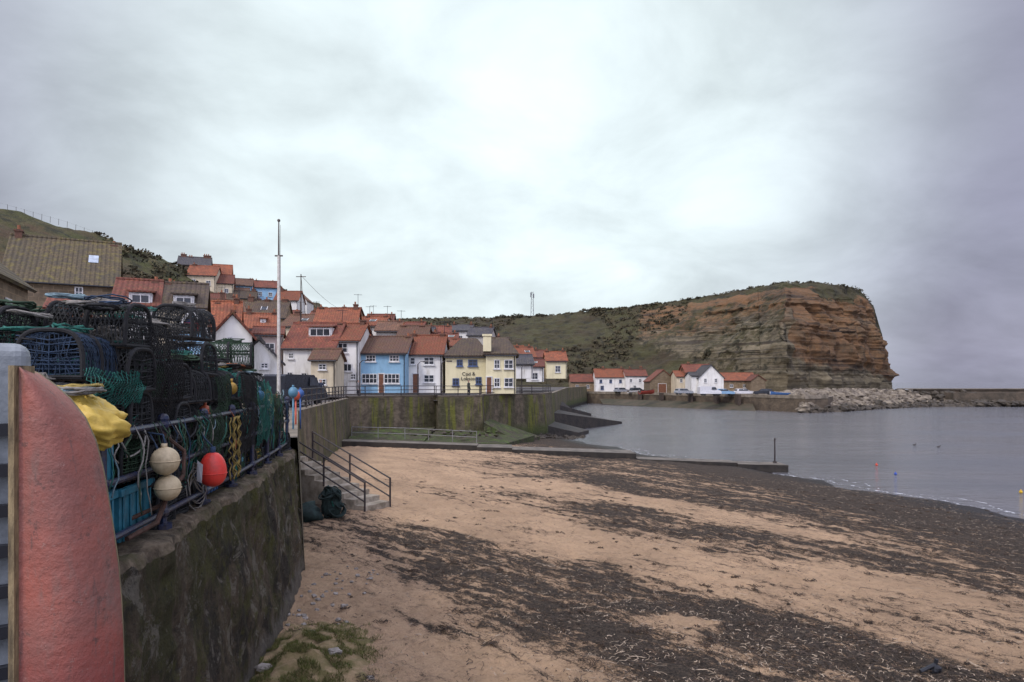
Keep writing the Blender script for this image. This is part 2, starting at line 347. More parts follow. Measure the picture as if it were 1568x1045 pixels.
for px in range(-40,150,13):
    ii=[c[0] for c in hillc]; py=interp(px,ii,[c[1] for c in hillc]); d=interp(px,ii,[c[2] for c in hillc]); p=V(X(px,d),d,Z(py,d)-.3)
    b.tube([p,p+V(U(-.06,.06),0,1.05)],.035,4)
    if prev: b.tube([prev+V(0,0,.95),p+V(0,0,.95)],.008,3)
    prev=p
b.build('hilltop_fence',TIMB)

# ---------------- shoreline & beach ----------------
SH=[(30,-30),(26.5,5),(23.8,20),(22,29.2),(21.2,33.9),(19.6,39.2),(17.4,45.8),(11.8,54.5),(8.8,62.7),(5.2,74),(4.4,90),(4,130)]
def sd(x,y):
    best=1e9;sg=1
    for i in range(len(SH)-1):
        ax,ay=SH[i];bx,by=SH[i+1]; ex,ey=bx-ax,by-ay; t=cl(((x-ax)*ex+(y-ay)*ey)/(ex*ex+ey*ey)); dx,dy=x-ax-ex*t,y-ay-ey*t; q=dx*dx+dy*dy
        if q<best: best=q; sg=1 if ex*(y-ay)-ey*(x-ax)>0 else -1
    return sg*math.sqrt(best)
def bz(x,y,D=None):
    if D is None: D=sd(x,y)
    D+=fr(x*.25,y*.25,2)*1.2
    z=1.95*(1-math.exp(-D/15)) if D>0 else D*.12
    a=ss(0,8,D)*(1-ss(45,70,y)*.5)
    c=nz(x*2.3,y*2.3,1); 
    return z+a*(.055*fr(x*.9,y*.9,5,3)-.10*max(0,c)**1.2+.05*nz(x*5.2,y*5.2,4)+.022*nz(x*11,y*11,2))
def weed(x,y,D=None):
    if D is None: D=sd(x,y)
    t=.65*x+.75*y+2.0*fr(x*.14,y*.14,1,5)
    w=interp(t,[0,7,9.2,11,13.8,14.9,17.2,18.4,20.6,22,23.8,25,29,32,60],[.10,.15,.34,.62,.64,.24,.17,.52,.54,.22,.25,.58,.58,.50,.45])
    w+=.22*nz(x*.35,y*.35,6)
    if t>14.5: w*=lerp(.34,1.08,ss(-6,5,x))
    elif t<10: w*=lerp(.6,2.1,ss(-2.5,2.2,x))
    else: w*=lerp(.8,1.15,ss(-3,3,x))
    if D<13: w=max(w,lerp(1.0,.5,ss(3,13,D)))
    w-= .8*math.exp(-(((x-3.3)/.75)**2+((y-12.9)/.38)**2))
    return cl(w)
xs=[];x=-17
while x<50: xs.append(x); x+= .085 if -5.6<x<8 else (.22 if x<24 else .8)
ys=[];y=6
while y<84: ys.append(y); y+= .075 if y<15 else .075*(y/15)**1.6
b=MB(); colr=[]
for y in ys:
    for x in xs:
        D=sd(x,y); b.v.append((x,y,bz(x,y,D))); colr.append((weed(x,y,D),1-ss(.2,5,D),0))
n=len(xs); b.f=[(j*n+i,j*n+i+1,(j+1)*n+i+1,(j+1)*n+i) for j in range(len(ys)-1) for i in range(n-1)]; b.m=[0]*len(b.f)
k=N('beach_sand_and_seaweed'); v=k.co('Object'); at=k.n('ShaderNodeAttribute'); at.attribute_name='mask'; sp=k.n('ShaderNodeSeparateColor'); k.l(at.outputs[0],sp.inputs[0])
m2=k.n('ShaderNodeMapping'); m2.inputs['Scale'].default_value=(.28,1.9,1)
k.l(k.co('Object',(1,1,1),(0,0,math.radians(41))),m2.inputs[0])
m3=k.n('ShaderNodeMapping'); m3.inputs['Scale'].default_value=(1.1,4.4,1); k.l(k.co('Object',(1,1,1),(0,0,math.radians(41))),m3.inputs[0])
s1=k.noise(m2.outputs[0],1,10,.7,.6); s2=k.noise(m3.outputs[0],1,9,.74,.4); f1=k.noise(v,3.2,10,.78); f2=k.noise(v,22,6,.75)
nn_=k.math('ADD',k.math('ADD',k.math('MULTIPLY',s1,.38),k.math('MULTIPLY',s2,.26)),k.math('ADD',k.math('MULTIPLY',f1,.23),k.math('MULTIPLY',f2,.13)))
thr=k.mr(sp.outputs[0],0,1,.395,.600)
df=k.math('SUBTRACT',thr,nn_)
mk=k.mr(df,-.012,.018)
halo=k.mr(df,-.065,.0)
sand=k.mix(k.mr(k.noise(v,.5,7,.65),.35,.65),(.60,.415,.255),(.45,.31,.19)); sand=k.mix(k.mr(k.noise(v,7,7,.75),.5,.68,0,.55),sand,(.27,.185,.115))
sand=k.mix(k.mr(f2,.58,.66,0,.6),sand,(.14,.10,.07)); sand=k.mix(k.math('MULTIPLY',halo,k.mr(k.noise(v,30,5,.8),.45,.56)),sand,(.11,.08,.058)); sand=k.mix(k.math('MULTIPLY',sp.outputs[1],.7),sand,(.07,.055,.045))
wd=k.mix(k.mr(k.noise(v,26,6,.75),.4,.62),(.022,.018,.015),(.10,.077,.056)); wd=k.mix(k.mr(k.noise(v,9,8,.8),.54,.64,0,.8),wd,(.22,.16,.105)); wd=k.mix(sp.outputs[1],wd,(.02,.016,.013))
bh=k.math('ADD',k.noise(v,9,8,.75),k.math('MULTIPLY',mk,.45))
BM=k.out(k.mix(mk,sand,wd),k.mr(sp.outputs[1],0,1,.95,.45),k.bump(k.noise(v,45,4,.7),.8,.03,k.bump(bh,1,.11)),spec=.25)
o=b.build('sandy_beach',BM,smooth=True); ca=o.data.color_attributes.new('mask','FLOAT_COLOR','POINT'); ca.data.foreach_set('color',[x for c in colr for x in (c[0],c[1],0,1)])
b=MB(); cnt=0
while cnt<36000:
    y=9+30*R()**2.0; x=U(-4.6,.75*y+1.2)
    w=weed(x,y,20 if y<16 else None)
    if R()>w*w*1.3+.05 or nz(x*1.1-y*.5,x*.5+y*1.1,3)<-.25: continue
    D=sd(x,y)
    if D<.5: continue
    cnt+=1; z=bz(x,y,D); a=U(0,6.28); L=U(.03,.15)*(1+(R()<.08)*1.6); wdt=U(.002,.008); hh=U(.003,.03); pts=[]
    for q in range(4):
        pts.append(V(x+math.cos(a)*L*q/3,y+math.sin(a)*L*q/3,z+.003+hh*math.sin(q*1.05)*U(.5,1))); a+=U(-.7,.7)
    pr=V(-math.sin(a),math.cos(a),U(-.6,.6))*wdt; m=random.choices((0,1,2),(5,2.5,2.2))[0]
    b.add([p-pr for p in pts]+[p+pr for p in pts],[(0,1,5,4),(1,2,6,5),(2,3,7,6)],m)
for _ in range(480):
    y=9.5+24*R()**1.6; x=U(-4,.75*y); w=weed(x,y)
    if R()>.35+w: continue
    z=bz(x,y); S=U(.3,1.1); ax_=U(.5,1.6)
    for q in range(18):
        a=U(0,6.28); L=U(.05,.16)*S; p=V(x+U(-.1,.1)*S*ax_,y+U(-.09,.09)*S,z); e=p+V(math.cos(a)*L,math.sin(a)*L,U(0,.03)); mid=(p+e)/2+V(0,0,U(.01,.04)); b.tube([p,mid,e],U(.003,.008),3,random.choice((0,0,1)))
b.build('seaweed_debris',[M('dry_seaweed',(.03,.022,.017),(.07,.05,.035),20,.8),M('brown_kelp_stems',(.12,.075,.045),(.06,.04,.025),20,.8),M('pale_driftwood_twigs',(.46,.37,.27),(.32,.25,.17),20,.9)])

# ---------------- sea ----------------
k=N('sea_water'); v=k.co('Object'); vv=k.co('Object',(.5,1.4,1))
w1=k.noise(vv,.55,5,.6,.5); w2=k.noise(vv,2.3,5,.65,.3); w3=k.noise(k.co('Object',(.03,.11,1)),1,4,.6)
h=k.math('ADD',k.math('MULTIPLY',w1,1.0),k.math('MULTIPLY',w2,.55))
WM=k.out(k.mix(k.mr(w3,.4,.6),(.165,.165,.172),(.11,.112,.118)),k.mr(w3,.35,.65,.05,.18),k.bump(h,.85,.26)); k.b.inputs['IOR'].default_value=1.38
b=MB(); b.add([(-200,-60,0),(4000,-60,0),(4000,7000,0),(-200,7000,0)],[(0,1,2,3)]); sea=b.build('sea',WM)
k=N('sea_foam'); v=k.co('Object'); f=k.noise(v,2.2,9,.8)
FM=k.out((.62,.64,.66),.5); al=k.mr(f,.53,.57); k.l(al,k.b.inputs['Alpha'])
b=MB(); pa=[]
for i in range(len(SH)-4):
    for q in range(30):
        t=q/30; pa.append((lerp(SH[i][0],SH[i+1][0],t),lerp(SH[i][1],SH[i+1][1],t)))
for ro,(off,wd_) in enumerate(((.15,.28),(1.1,.10))):
    vs=[];fs=[]
    for i,(x,y) in enumerate(pa):
        o_=off+fr(x*.2,y*.2,9+ro)*.9-fr(x*.25,y*.25,2)*(-1.2); w_=wd_*(1+.8*nz(x*.5,y*.5,ro))
        vs+=[(x+o_,y+o_*.5,.01+.004*ro),(x+o_+w_,y+(o_+w_)*.5,.01+.004*ro)]
        if i: fs.append((2*i-2,2*i-1,2*i+1,2*i))
    b.add(vs,fs)
b.build('shore_foam',FM)

# ---------------- sea walls ----------------
def wx(y): return -3.27-1.68*(y-5.7)/10+.0035*(y-5.7)*(15.7-y)
k=N('old_harbour_wall'); v=k.co('Object'); vv=k.co('Object',(1,1,.3))
f1=k.noise(v,.9,9,.7); f2=k.noise(v,4,9,.75); f3=k.noise(vv,1.8,9,.72)
sz=k.n('ShaderNodeSeparateXYZ'); k.l(v,sz.inputs[0])
c=k.mix(k.mr(f2,.38,.62),(.06,.044,.024),(.18,.135,.08)); c=k.mix(k.mr(k.math('ADD',f3,k.mr(sz.outputs[2],2.2,4.6,-.05,.07)),.47,.57,0,.9),c,(.062,.062,.014)); c=k.mix(k.mr(f1,.51,.58,0,.8),c,(.022,.018,.012))
c=k.mix(k.mr(k.noise(v,2.6,9,.8,.6),.55,.59,0,.85),c,(.26,.235,.18)); c=k.mix(k.mr(k.math('ADD',k.noise(v,1.4,9,.78),k.mr(sz.outputs[2],2,4.6,-.04,.04)),.52,.59,0,.85),c,(.10,.10,.018))
c=k.mix(k.math('MULTIPLY',k.mr(k.math('ADD',sz.outputs[2],k.math('MULTIPLY',f3,1.2)),2.75,2.5),.6),c,(.22,.20,.165))
c=k.mix(k.mr(k.noise(v,11,8,.8),.55,.65,0,.8),c,(.012,.011,.008))
NW=k.out(c,.93,k.bump(k.noise(v,9,9,.8),1,.16,k.bump(f1,.9,.3)))
k=N('wall_top_concrete'); v=k.co('Object'); f=k.noise(v,5,9,.75)
c=k.mix(k.mr(f,.4,.6),(.26,.205,.135),(.07,.052,.032)); c=k.mix(k.mr(k.noise(v,1.5,7,.7),.5,.62,0,.7),c,(.07,.072,.02))
WT=k.out(c,.95,k.bump(k.noise(v,14,8,.75),1,.08))
b=MB(); ny=260; prof=[(.34,-.4,0),(.32,.1,0)]+[(lerp(.31,0.02,i/34)-.02,lerp(.35,4.36,i/34),0) for i in range(35)]+[(-.03,4.44,0),(-.08,4.46,1),(-.2,4.46,1),(-.35,4.46,1),(-.55,4.46,1),(-.6,4.40,1)]
P=[]
for i in range(ny+1):
    y=lerp(1.5,15.7,i/ny)
    for (ox,z,m) in prof:
        nn1=fr(y*.8,z*.9,3,6)*.10+nz(y*4,z*4,8)*.045+nz(y*9,z*9,2)*.022
        if z>4.2: nn1+=.08*nz(y*2.2,3,1)
        P.append((wx(y)+ox+(nn1 if z<4.45 else nn1*.4),y,z+(.05*fr(y*2,ox*5,6)+.04*nz(y*7,ox*9) if z>4.3 else 0)))
n=len(prof)
for i in range(ny):
    for j in range(n-1): b.f.append((i*n+j,(i+1)*n+j,(i+1)*n+j+1,i*n+j+1)); b.m.append(1 if j>=36 else 0)
b.v=P; yE=15.7
e0=len(b.v); b.v+=[(wx(yE)+p[0],yE,p[1]) for p in prof]+[(wx(yE)-2,yE,-.4),(wx(yE)-2,yE,4.4)]
b.f.append(tuple(range(e0,e0+n))+(e0+n+1,e0+n)); b.m.append(0)
b.build('foreground_harbour_wall',[NW,WT],smooth=False)
k=N('sea_wall_algae'); v=k.co('Object'); sz=k.n('ShaderNodeSeparateXYZ'); k.l(v,sz.inputs[0]); f=k.noise(k.co('Object',(1,1,.22)),.55,8,.7); f2=k.noise(v,1.6,8,.7)
c=k.mix(k.mr(f2,.38,.62),(.19,.15,.10),(.07,.054,.036)); c=k.mix(k.mr(f,.42,.60,0,.85),c,(.045,.047,.016)); c=k.mix(k.mr(k.noise(k.co('Object',(1,1,.1)),1.1,6,.7),.53,.60,0,.85),c,(.14,.145,.02))
c=k.mix(k.mr(k.math('ADD',sz.outputs[2],k.math('MULTIPLY',f,1.6)),2.9,2.1,0,.8),c,(.05,.07,.012)); c=k.mix(k.mr(k.math('ADD',sz.outputs[2],k.math('MULTIPLY',f2,.8)),1.5,.8),c,(.02,.018,.012))
br=k.n('ShaderNodeTexBrick'); br.inputs['Scale'].default_value=.9; k.l(k.co('Object',(1,1,1),(math.radians(90),0,0)),br.inputs[0])
SW=k.out(c,.9,k.bump(f2,.9,.2,k.bump(br.outputs['Fac'],.4,.06)))
CON=M('quay_concrete',(.26,.22,.165),(.13,.11,.08),.8,.9,.6,5,bd=.08); 
edge=[(-4.95,15.75),(-9.4,30),(-12.9,54),(-6.6,59.5),(-6.2,57.2),(-2.6,58.6),(-2.6,62.2),(3.4,70),(4.6,78),(8,110),(12,150),(21,192)]
def prism(b,line,z0,z1,thick,m=0,mtop=0,batter=0.25,sub=1):
    n=len(line); L=[]
    for i in range(n):
        a=Vector(line[max(i-1,0)]); c=Vector(line[min(i+1,n-1)]); t=(c-a).normalized(); L.append(V(-t.y,t.x))
    for i in range(n-1):
        p,q=Vector(line[i]),Vector(line[i+1]); np_,nq=L[i],L[i+1]
        o1=[(p-np_*batter),(q-nq*batter),(q+nq*thick),(p+np_*thick)]
        b.add([(*o1[0],z0),(*o1[1],z0),(*q,z1),(*p,z1),(*o1[2],z1),(*o1[3],z1),(*o1[2],z0),(*o1[3],z0)],[(0,1,2,3),(4,5,7,6)],m); b.add([(*p,z1),(*q,z1),(*o1[2],z1),(*o1[3],z1)],[(0,1,2,3)],mtop)
b=MB(); prism(b,edge,-1,4.72,.5,0,1,.3)
b.build('far_sea_wall',[SW,CON])
b=MB(); prism(b,[(x-.0,y) for x,y in edge[2:9]],4.725,4.85,.6,0,0,-.08) ; b.build('sea_wall_coping',CON)
gp=[(7,-8),(7,1.48),(wx(1.5)-.1,1.48)]+[(wx(lerp(1.5,15.7,i/8))-.58,lerp(1.5,15.7,i/8)) for i in range(1,9)]+[(x-.35,y+.25) for x,y in edge[1:]]+[(21,205),(-260,205),(-260,-8)]
b=MB(); b.add([(x,y,4.42) for x,y in gp],[tuple(range(len(gp)))])
b.add([(7,-8,-1),(7,1.48,-1),(wx(1.5)+.2,1.48,-1),(7,-8,4.42),(7,1.48,4.42),(wx(1.5)+.2,1.48,4.42)],[(0,1,4,3),(1,2,5,4)])
b.build('promenade_paving',M('promenade_asphalt',(.11,.10,.095),(.07,.065,.06),2,.9,.4))

def railing(name,pts,z,h,mat,sp=2,r=.03,levels=(1,.55),balls=False):
    b=MB(); pts=[Vector(p) for p in pts]
    zs=lambda p:p.z if len(p)>2 else z
    for i in range(len(pts)-1):
        p,q=pts[i],pts[i+1]; L=(q-p).length; n=max(1,round(L/sp))
        for j in range(n+(i==len(pts)-2)):
            t=p.lerp(q,j/n); b.tube([(t.x,t.y,zs(t)),(t.x,t.y,zs(t)+h+.03)],r*1.25,7)
            if balls:
                for l in levels: b.ball((t.x,t.y,zs(t)+h*l),r*2.1,nu=8,nv=6)
                b.ball((t.x,t.y,zs(t)+h+.06),r*2,nu=8,nv=6); b.tube([(t.x,t.y,zs(t)-.02),(t.x,t.y,zs(t)+.04)],r*3,8)
    for l in levels:
        for i in range(len(pts)-1): p,q=pts[i],pts[i+1]; b.tube([(p.x,p.y,zs(p)+h*l),(q.x,q.y,zs(q)+h*l)],r,7)
    return b.build(name,mat,smooth=False)
railing('promenade_railing',[(x-.3,y+.3) for x,y in edge[1:3]]+[(x-.2,y+.35) for x,y in edge[3:9]],4.7,.95,IRON,1.8,.03,(1,.66,.33))
railing('quayside_railing',[(wx(y)-.2,y) for y in (3.0,4.4,5.8,7.2,8.6,10,11.4,12.8,14.2,15.5)],4.47,1.08,NAVY,1.4,.03,(1,.6,.14),True)
railing('slipway_railing',[(-12.1,51.5,1.75),(-8,51,1.7),(-2.6,50.2,1.5)],0,.85,M('galvanised_rail',(.22,.22,.21),rough=.6),1.9,.026,(1,.5))

# beach steps
b=MB(); top=V(-7.9,25.4,3.1); bot=V(-4.6,23.4,1.62); ns=8; dr=(bot-top); dh=V(dr.x,dr.y,0); wd3=V(-dh.y,dh.x,0).normalized()*-.62
for i in range(ns):
    a=top+dh*(i/ns); c=top+dh*((i+1.0)/ns); zt=lerp(3.1,1.74,(i+.5)/ns)
    vs=[a-wd3,c-wd3,c+wd3,a+wd3]; b.add([(q.x,q.y,.6) for q in vs]+[(q.x,q.y,zt) for q in vs],[(0,3,2,1),(4,5,6,7),(0,1,5,4),(1,2,6,5),(2,3,7,6),(3,0,4,7)])
b.box(-10.2,-7.95,24.3,26.6,.5,3.12)
b.build('beach_steps',M('step_concrete',(.42,.37,.29),(.18,.155,.11),2,.9,.6,9))
for s_ in (1,-1):
    a=top+wd3*s_*1.02; c=bot+wd3*s_*1.02; railing('steps_handrail',[(a.x,a.y,3.1),(c.x,c.y,1.62)],0,1.0,IRON,1.9,.028,(1,.68,.36))
# jetty
b=MB()
def seg(x0,x1,y0,y1,za,zb_,m=0):
    b.add([(x0,y0,-1),(x1,y0,-1),(x1,y1,-1),(x0,y1,-1),(x0,y0,za),(x1,y0,zb_),(x1,y1,zb_),(x0,y1,za)],[(0,3,2,1),(0,1,5,4),(1,2,6,5),(2,3,7,6),(3,0,4,7)],1); b.add([(x0,y0,za),(x1,y0,zb_),(x1,y1,zb_),(x0,y1,za)],[(0,1,2,3)],0)
seg(-12.5,-2.4,47,48.6,1.95,1.62); seg(-2.4,0,46.6,49,1.55,1.5); seg(.003,8.4,46.2,48.6,1.42,1.15); seg(8.403,15,45.4,47,.86,.62); seg(15.003,18.3,45.2,47,.55,.48)
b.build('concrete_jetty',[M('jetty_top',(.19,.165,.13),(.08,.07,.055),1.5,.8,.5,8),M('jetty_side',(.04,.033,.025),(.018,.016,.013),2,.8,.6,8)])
b=MB(); b.tube([(17.9,46.5,.2),(17.9,46.5,2.1)],.06,8,0,r2=.045); b.box(17.8,18,46.4,46.6,.48,.6); b.ball((17.9,46.5,2.12),.07); b.build('jetty_marker_post',IRON)
b=MB()
def plat(pts,z0,z1s,m=0):
    n=len(pts); b.add([(p[0],p[1],z0) for p in pts]+[(p[0],p[1],z) for p,z in zip(pts,z1s)],[tuple(range(n,2*n))]+[(i,(i+1)%n,n+(i+1)%n,n+i) for i in range(n)],m)
plat([(3.4,71),(7.2,74),(9,80),(4.6,79)],-1,[1.5,.5,.35,1.5]); plat([(4.8,80),(15.8,98),(14.6,102),(6,88)],-1,[2.4,.3,.3,2.4]); plat([(6,96),(13,112),(11,118),(8,108)],-1,[2.9,.8,.8,2.9])
plat([(-2.4,57.5),(.6,57.8),(2.6,64),(-2,61)],-1,[2.6,.9,.9,2.7],1); plat([(-12,49),(-6.5,50.5),(-6.6,58.8),(-12.4,53.6)],-.5,[1.62,1.62,2.15,2.15],1)
plat([(-6.5,50.5),(-.5,53),(2,60),(-2.7,58),(-6.4,56.8)],-.5,[1.5,1.2,1.3,1.85,1.9],1)
k=N('algae_green'); v=k.co('Object'); f=k.noise(v,.8,8,.7); c=k.mix(k.mr(f,.42,.56),(.06,.085,.016),(.075,.06,.038)); c=k.mix(k.mr(k.noise(v,2.5,6,.7),.50,.60,0,.85),c,(.03,.035,.014)); c=k.mix(k.mr(k.noise(v,1.3,8,.75),.53,.60,0,.85),c,(.09,.14,.022)); ALG=k.out(c,.8,k.bump(k.noise(v,3,8,.7),1,.35))
b.build('harbour_slipway',[M('wet_dark_stone',(.05,.04,.03),(.022,.02,.016),1,.7,.8,4,bd=.1),ALG])
ROCK=M('boulder_rock',(.27,.23,.17),(.11,.09,.07),.6,.9,.8,3,bd=.15); DROCK=M('wet_boulder_rock',(.035,.03,.022),(.075,.06,.04),1,.7,.8,4,bd=.1)
b=MB()
for _ in range(320):
    t=R(); x=lerp(-8,6.5,t)+U(-.6,.6); y=lerp(56,76,t)+U(-2.6,0); x+=1.0*t; D=sd(x,y); b.ball((x,y,max(-.1,bz(x,y,D)+.0)),U(.15,.5),U(.15,.4),U(.12,.4),1 if R()<.65 else 2 if t<.5 else 1,7,5,.7)
for _ in range(50): x,y=U(-12,-1),U(52.5,57); b.ball((x,y,1.7+.05*(y-50)),U(.1,.3),U(.1,.3),U(.06,.14),random.choice((1,2,2)),7,5,.7)
b.build('shore_rocks',[ROCK,DROCK,ALG])

# ---------------- far quay, boulders, breakwater ----------------
q=[(21,192),(30,182),(51,146.5),(57,133),(63,136),(78,160),(100,215),(90,240),(-10,240),(-10,206),(21,206)]
b=MB(); n=len(q); b.add([(x,y,3.0) for x,y in q],[tuple(range(n))],0)
for i in range(5):
    (x0,y0),(x1,y1)=q[i],q[i+1]; b.add([(x0,y0,-1),(x1,y1,-1),(x1,y1,3),(x0,y0,3)],[(0,1,2,3)],1)
for i in range(4):
    (x0,y0),(x1,y1)=q[i],q[i+1]; t=V(x1-x0,y1-y0).normalized()*.3; nn2=V(-t.y,t.x)
    b.add([(x0,y0,3.35),(x1,y1,3.35),(x1+nn2.x,y1+nn2.y,3.35),(x0+nn2.x,y0+nn2.y,3.35),(x0-nn2.x*.3,y0-nn2.y*.3,2.7),(x1-nn2.x*.3,y1-nn2.y*.3,2.7)],[(0,1,2,3),(4,5,1,0)],0)
for (ax,ay) in ((33,177),(37,170),(42,161.5),(46,154.5),(49,149)): b.box(ax-.3,ax+.3,ay-2.1,ay+.4,-1,3.3,2)
b.add([(24,180,.1),(34,163,.0),(50,140,.0),(51.5,146,1.4),(33,176.5,1.4),(24,188,1.4)],[(0,1,2,3,4,5)],3)
b.build('far_quay',[CON,M('quay_wall_stone',(.15,.115,.075),(.065,.05,.035),.5,.9,.8,2,bd=.2),TIMB,M('tidal_mud_weed',(.035,.035,.015),(.08,.06,.035),.4,.8,.6)])
b=MB()
fl=[(57,132),(68,139),(80,150),(90,158),(112,168),(135,172)]; bl=[(58,150),(80,190),(103,216),(128,240),(150,262),(150,200)]
for _ in range(1700):
    t=R()*(len(fl)-1.001); i=int(t); t-=i; s=R()**1.7
    x=lerp(lerp(fl[i][0],fl[i+1][0],t),lerp(bl[i][0],bl[i+1][0],t),s); y=lerp(lerp(fl[i][1],fl[i+1][1],t),lerp(bl[i][1],bl[i+1][1],t),s)
    z=-.2+3.2*min(1,s*5)*(1-.4*ss(100,125,x)); r=U(.5,1.4); b.ball((x,y,z+U(-.2,.4)),r,r*U(.7,1.1),r*U(.5,.8),1 if (z<.5 or x>105 and R()<.7) else 0,7,5,.8)
b.build('rock_armour',[ROCK,DROCK])
b=MB(); vs=[]
for (x,y),(x2,y2) in zip(fl,bl): vs+=[(x,y,-.6),(x2,y2,2.6)]
b.add(vs,[(2*i,2*i+2,2*i+3,2*i+1) for i in range(5)]); b.build('rock_foreshore',DROCK)
b=MB()
for i in range(16): b.box(110+i*8,117.94+i*8,170+i*.5,175+i*.5,-1,3.25,0)
b.box(104,240,175.2,177,-1,4.1,0); b.box(100,240,174.8,177.4,4.103,4.3,1)
for i in range(90): b.ball((U(96,130),U(164,170),U(-.2,1)),U(.6,1.3),U(.6,1.1),U(.5,.8),2,7,5,.8)
for i in range(50): b.ball((U(90,118),U(172,178),U(1.5,3.4)),U(.7,1.3),U(.6,1.1),U(.5,.8),2,7,5,.8)
b.build('breakwater',[M('breakwater_concrete',(.13,.10,.07),(.06,.05,.035),.35,.9,.8,2,bd=.2),CON,DROCK])

# ---------------- village ----------------
H=house
e=H('stone_house',-285,-51,600,384,300,22.1,8,STONE,MOSSR,style='gable',yaw=math.radians(22.8),side=False)
g=MB()
for i in range(3): window(g,.9+i*1.75,1.75+i*1.75,2.3,3.75,0,1,2)
o=g.build('side_windows',[WF,GL],e); o.location=(e['w'],0,0); o.rotation_euler=(0,0,math.pi/2)
H('mossy_roof_house',4,179,600,428,366,44,9,DSTONE,MOSSR,wins=((121,446,13,26,2,3),(35,446,10,20,2,3)),chim=((173,362,9),(8,350,10)))
e=bpy.data.objects['mossy_roof_house']; g=MB(); k_=(Z(366,48.5)-Z(428,44))/4.5; zz=Z(428,44)-Z(600,44)+2.0*k_+.22; xw=e['w']*.72
g.add([(xw,2.0,zz),(xw+.6,2.0,zz),(xw+.6,2.8,zz+.8*k_),(xw,2.8,zz+.8*k_)],[(0,1,2,3)]); g.build('skylight',M('skylight_glass',(.5,.58,.65),rough=.15),e)
H('orange_roof_cottage',174,241,600,467,432,40,7,WHITE,RED2,dorm=((215,458,36,17),),wins=((215,480,8,8),),chim=((238,425,7),))
H('brown_roof_cottage',242,312,600,470,437,41,7,CREAM,BROWN,dorm=((281,461,32,15),),chim=((244,430,6),))
H('small_red_roof_cottage',74,126,600,473,460,34,4,BRICK,RED2,side=False)
sh=H('blue_boat_shed',264,324,600,523,476,27,5,LBLUE,SLATE,style='gable')
g=MB(); Wd=sh['w']; zg=Z(476,27)-Z(600,27); ze_=Z(523,27)-Z(600,27)
for x0_,x1_ in ((-.25,Wd/2),(Wd+.25,Wd/2)):
    g.add([(x0_,-.3,ze_-.30),(x1_,-.3,zg-.0),(x1_,-.3,zg+.16),(x0_,-.3,ze_-.12),(x0_,-.24,ze_-.30),(x1_,-.24,zg-.0),(x1_,-.24,zg+.16),(x0_,-.24,ze_-.12)],[(0,1,2,3),(7,6,5,4),(3,2,6,7),(0,4,5,1)],0)
g.box(Wd/2-.28,Wd/2+.28,-.08,.0,zg-.80,zg-.45,1); g.box(Wd/2-.3,Wd/2+.3,-.07,.0,zg-.449,zg-.34,2)
g.build('bargeboards_and_sign',[WF,M('sign_red',(.40,.05,.04)),M('sign_blue',(.03,.09,.35))],sh)
H('white_gable_cottage',326,386,600,514,480,44,6,WHITE,RED2,style='gable',wins=((352,520,8,9),),chim=((356,470,5),))
H('red_roof_cottage',314,366,600,500,464,58,6,BRICK,RED,chim=((362,452,7),(330,460,6)))
H('white_net_store',366,428,600,552,520,46,6,WHITE,SLATE,style='gable',wins=((405,560,12,9),))
H('pantiled_cottage',366,424,600,503,482,70,7,PINK,RED,wins=((388,512,6,8),),dorm=((402,491,9,7),),chim=((378,470,7),(420,474,7)))
H('pink_grey_house',388,432,600,512,503,62,5,PINK,RED2,side=True)
H('stone_terrace',372,436,560,486,462,90,7,STONE,BROWN,chim=((376,452,8),(402,456,7),(430,455,8)),ext=4)
H('brown_stone_house',318,376,560,480,460,88,7,DSTONE,RED3,chim=((345,445,7),),ext=6)
H('cream_terrace_house',430,478,600,500,484,85,7,CREAM,RED3,chim=((440,475,8),),ext=3)
def HH(name,x0,x1,yb,ye,yr,dep,w,r,**kw): return H(name,x0,x1,yb,ye,yr,hd((x0+x1)/2,yb),dep,w,r,ext=7,**kw)
HH('hilltop_stone_house',272,322,414,405,394,8,DSTONE,SLATE,chim=((279,388,8),(290,391,6),(316,388,11)))
HH('hilltop_orange_house',300,354,426,419,405,8,CREAM,RED,chim=((345,404,6),))
HH('hilltop_cream_house',286,330,436,421,408,7,CREAM,RED,chim=((292,403,5),))
HH('hilltop_terrace_house',314,357,450,433,421,7,CREAM,RED2,chim=((328,415,7),(353,420,5)))
HH('hilltop_blue_house',358,386,452,437,428,7,BLUE,RED3,chim=((384,426,6),))
HH('hilltop_pale_blue_house',388,424,456,440,431,7,LBLUE,RED2,chim=((392,428,5),(418,429,5)))
HH('hilltop_white_house',440,470,480,460,447,7,WHITE,RED3,style='gable')
HH('hilltop_long_house',420,456,482,460,447,7,WHITE,RED,chim=((424,440,6),))
HH('hillside_brick_house',300,345,478,462,450,6,BRICK,RED2,chim=((305,444,7),))
HH('hillside_brown_house',345,392,468,456,446,6,STONE,BROWN,chim=((388,440,6),))
HH('hillside_cottage',255,302,462,448,436,6,STONE,RED3,chim=((262,430,6),))
HH('hillside_cottage',392,428,486,472,462,6,CREAM,RED2,chim=((396,456,5),))
HH('hillside_cottage',352,380,462,450,442,6,GREYW,RED3,chim=((356,436,5),))
HH('hillside_cottage',330,360,478,466,456,6,CREAM,BROWN,chim=((334,449,6),(357,451,5)))
H('hillside_cottage',424,452,560,488,477,100,6,GREYW,RED2,chim=((428,470,6),),ext=4)
H('hillside_cottage',452,486,560,494,483,104,6,STONE,RED3,chim=((482,476,6),),ext=4)
H('white_seafront_house',434,512,604,533,497,62,7,WHITE,RED2,yaw=0,wins=((500,541,9,9),(446,545,8,9),(444,575,9,10),(466,576,9,10)),dorm=((483,508,36,14),),chim=((437,494,6),(508,492,6)))
H('lean_to_annexe',476,514,604,551,537,59.5,3,CREAM,RED3,wins=((494,562,12,9),(494,585,12,9)))
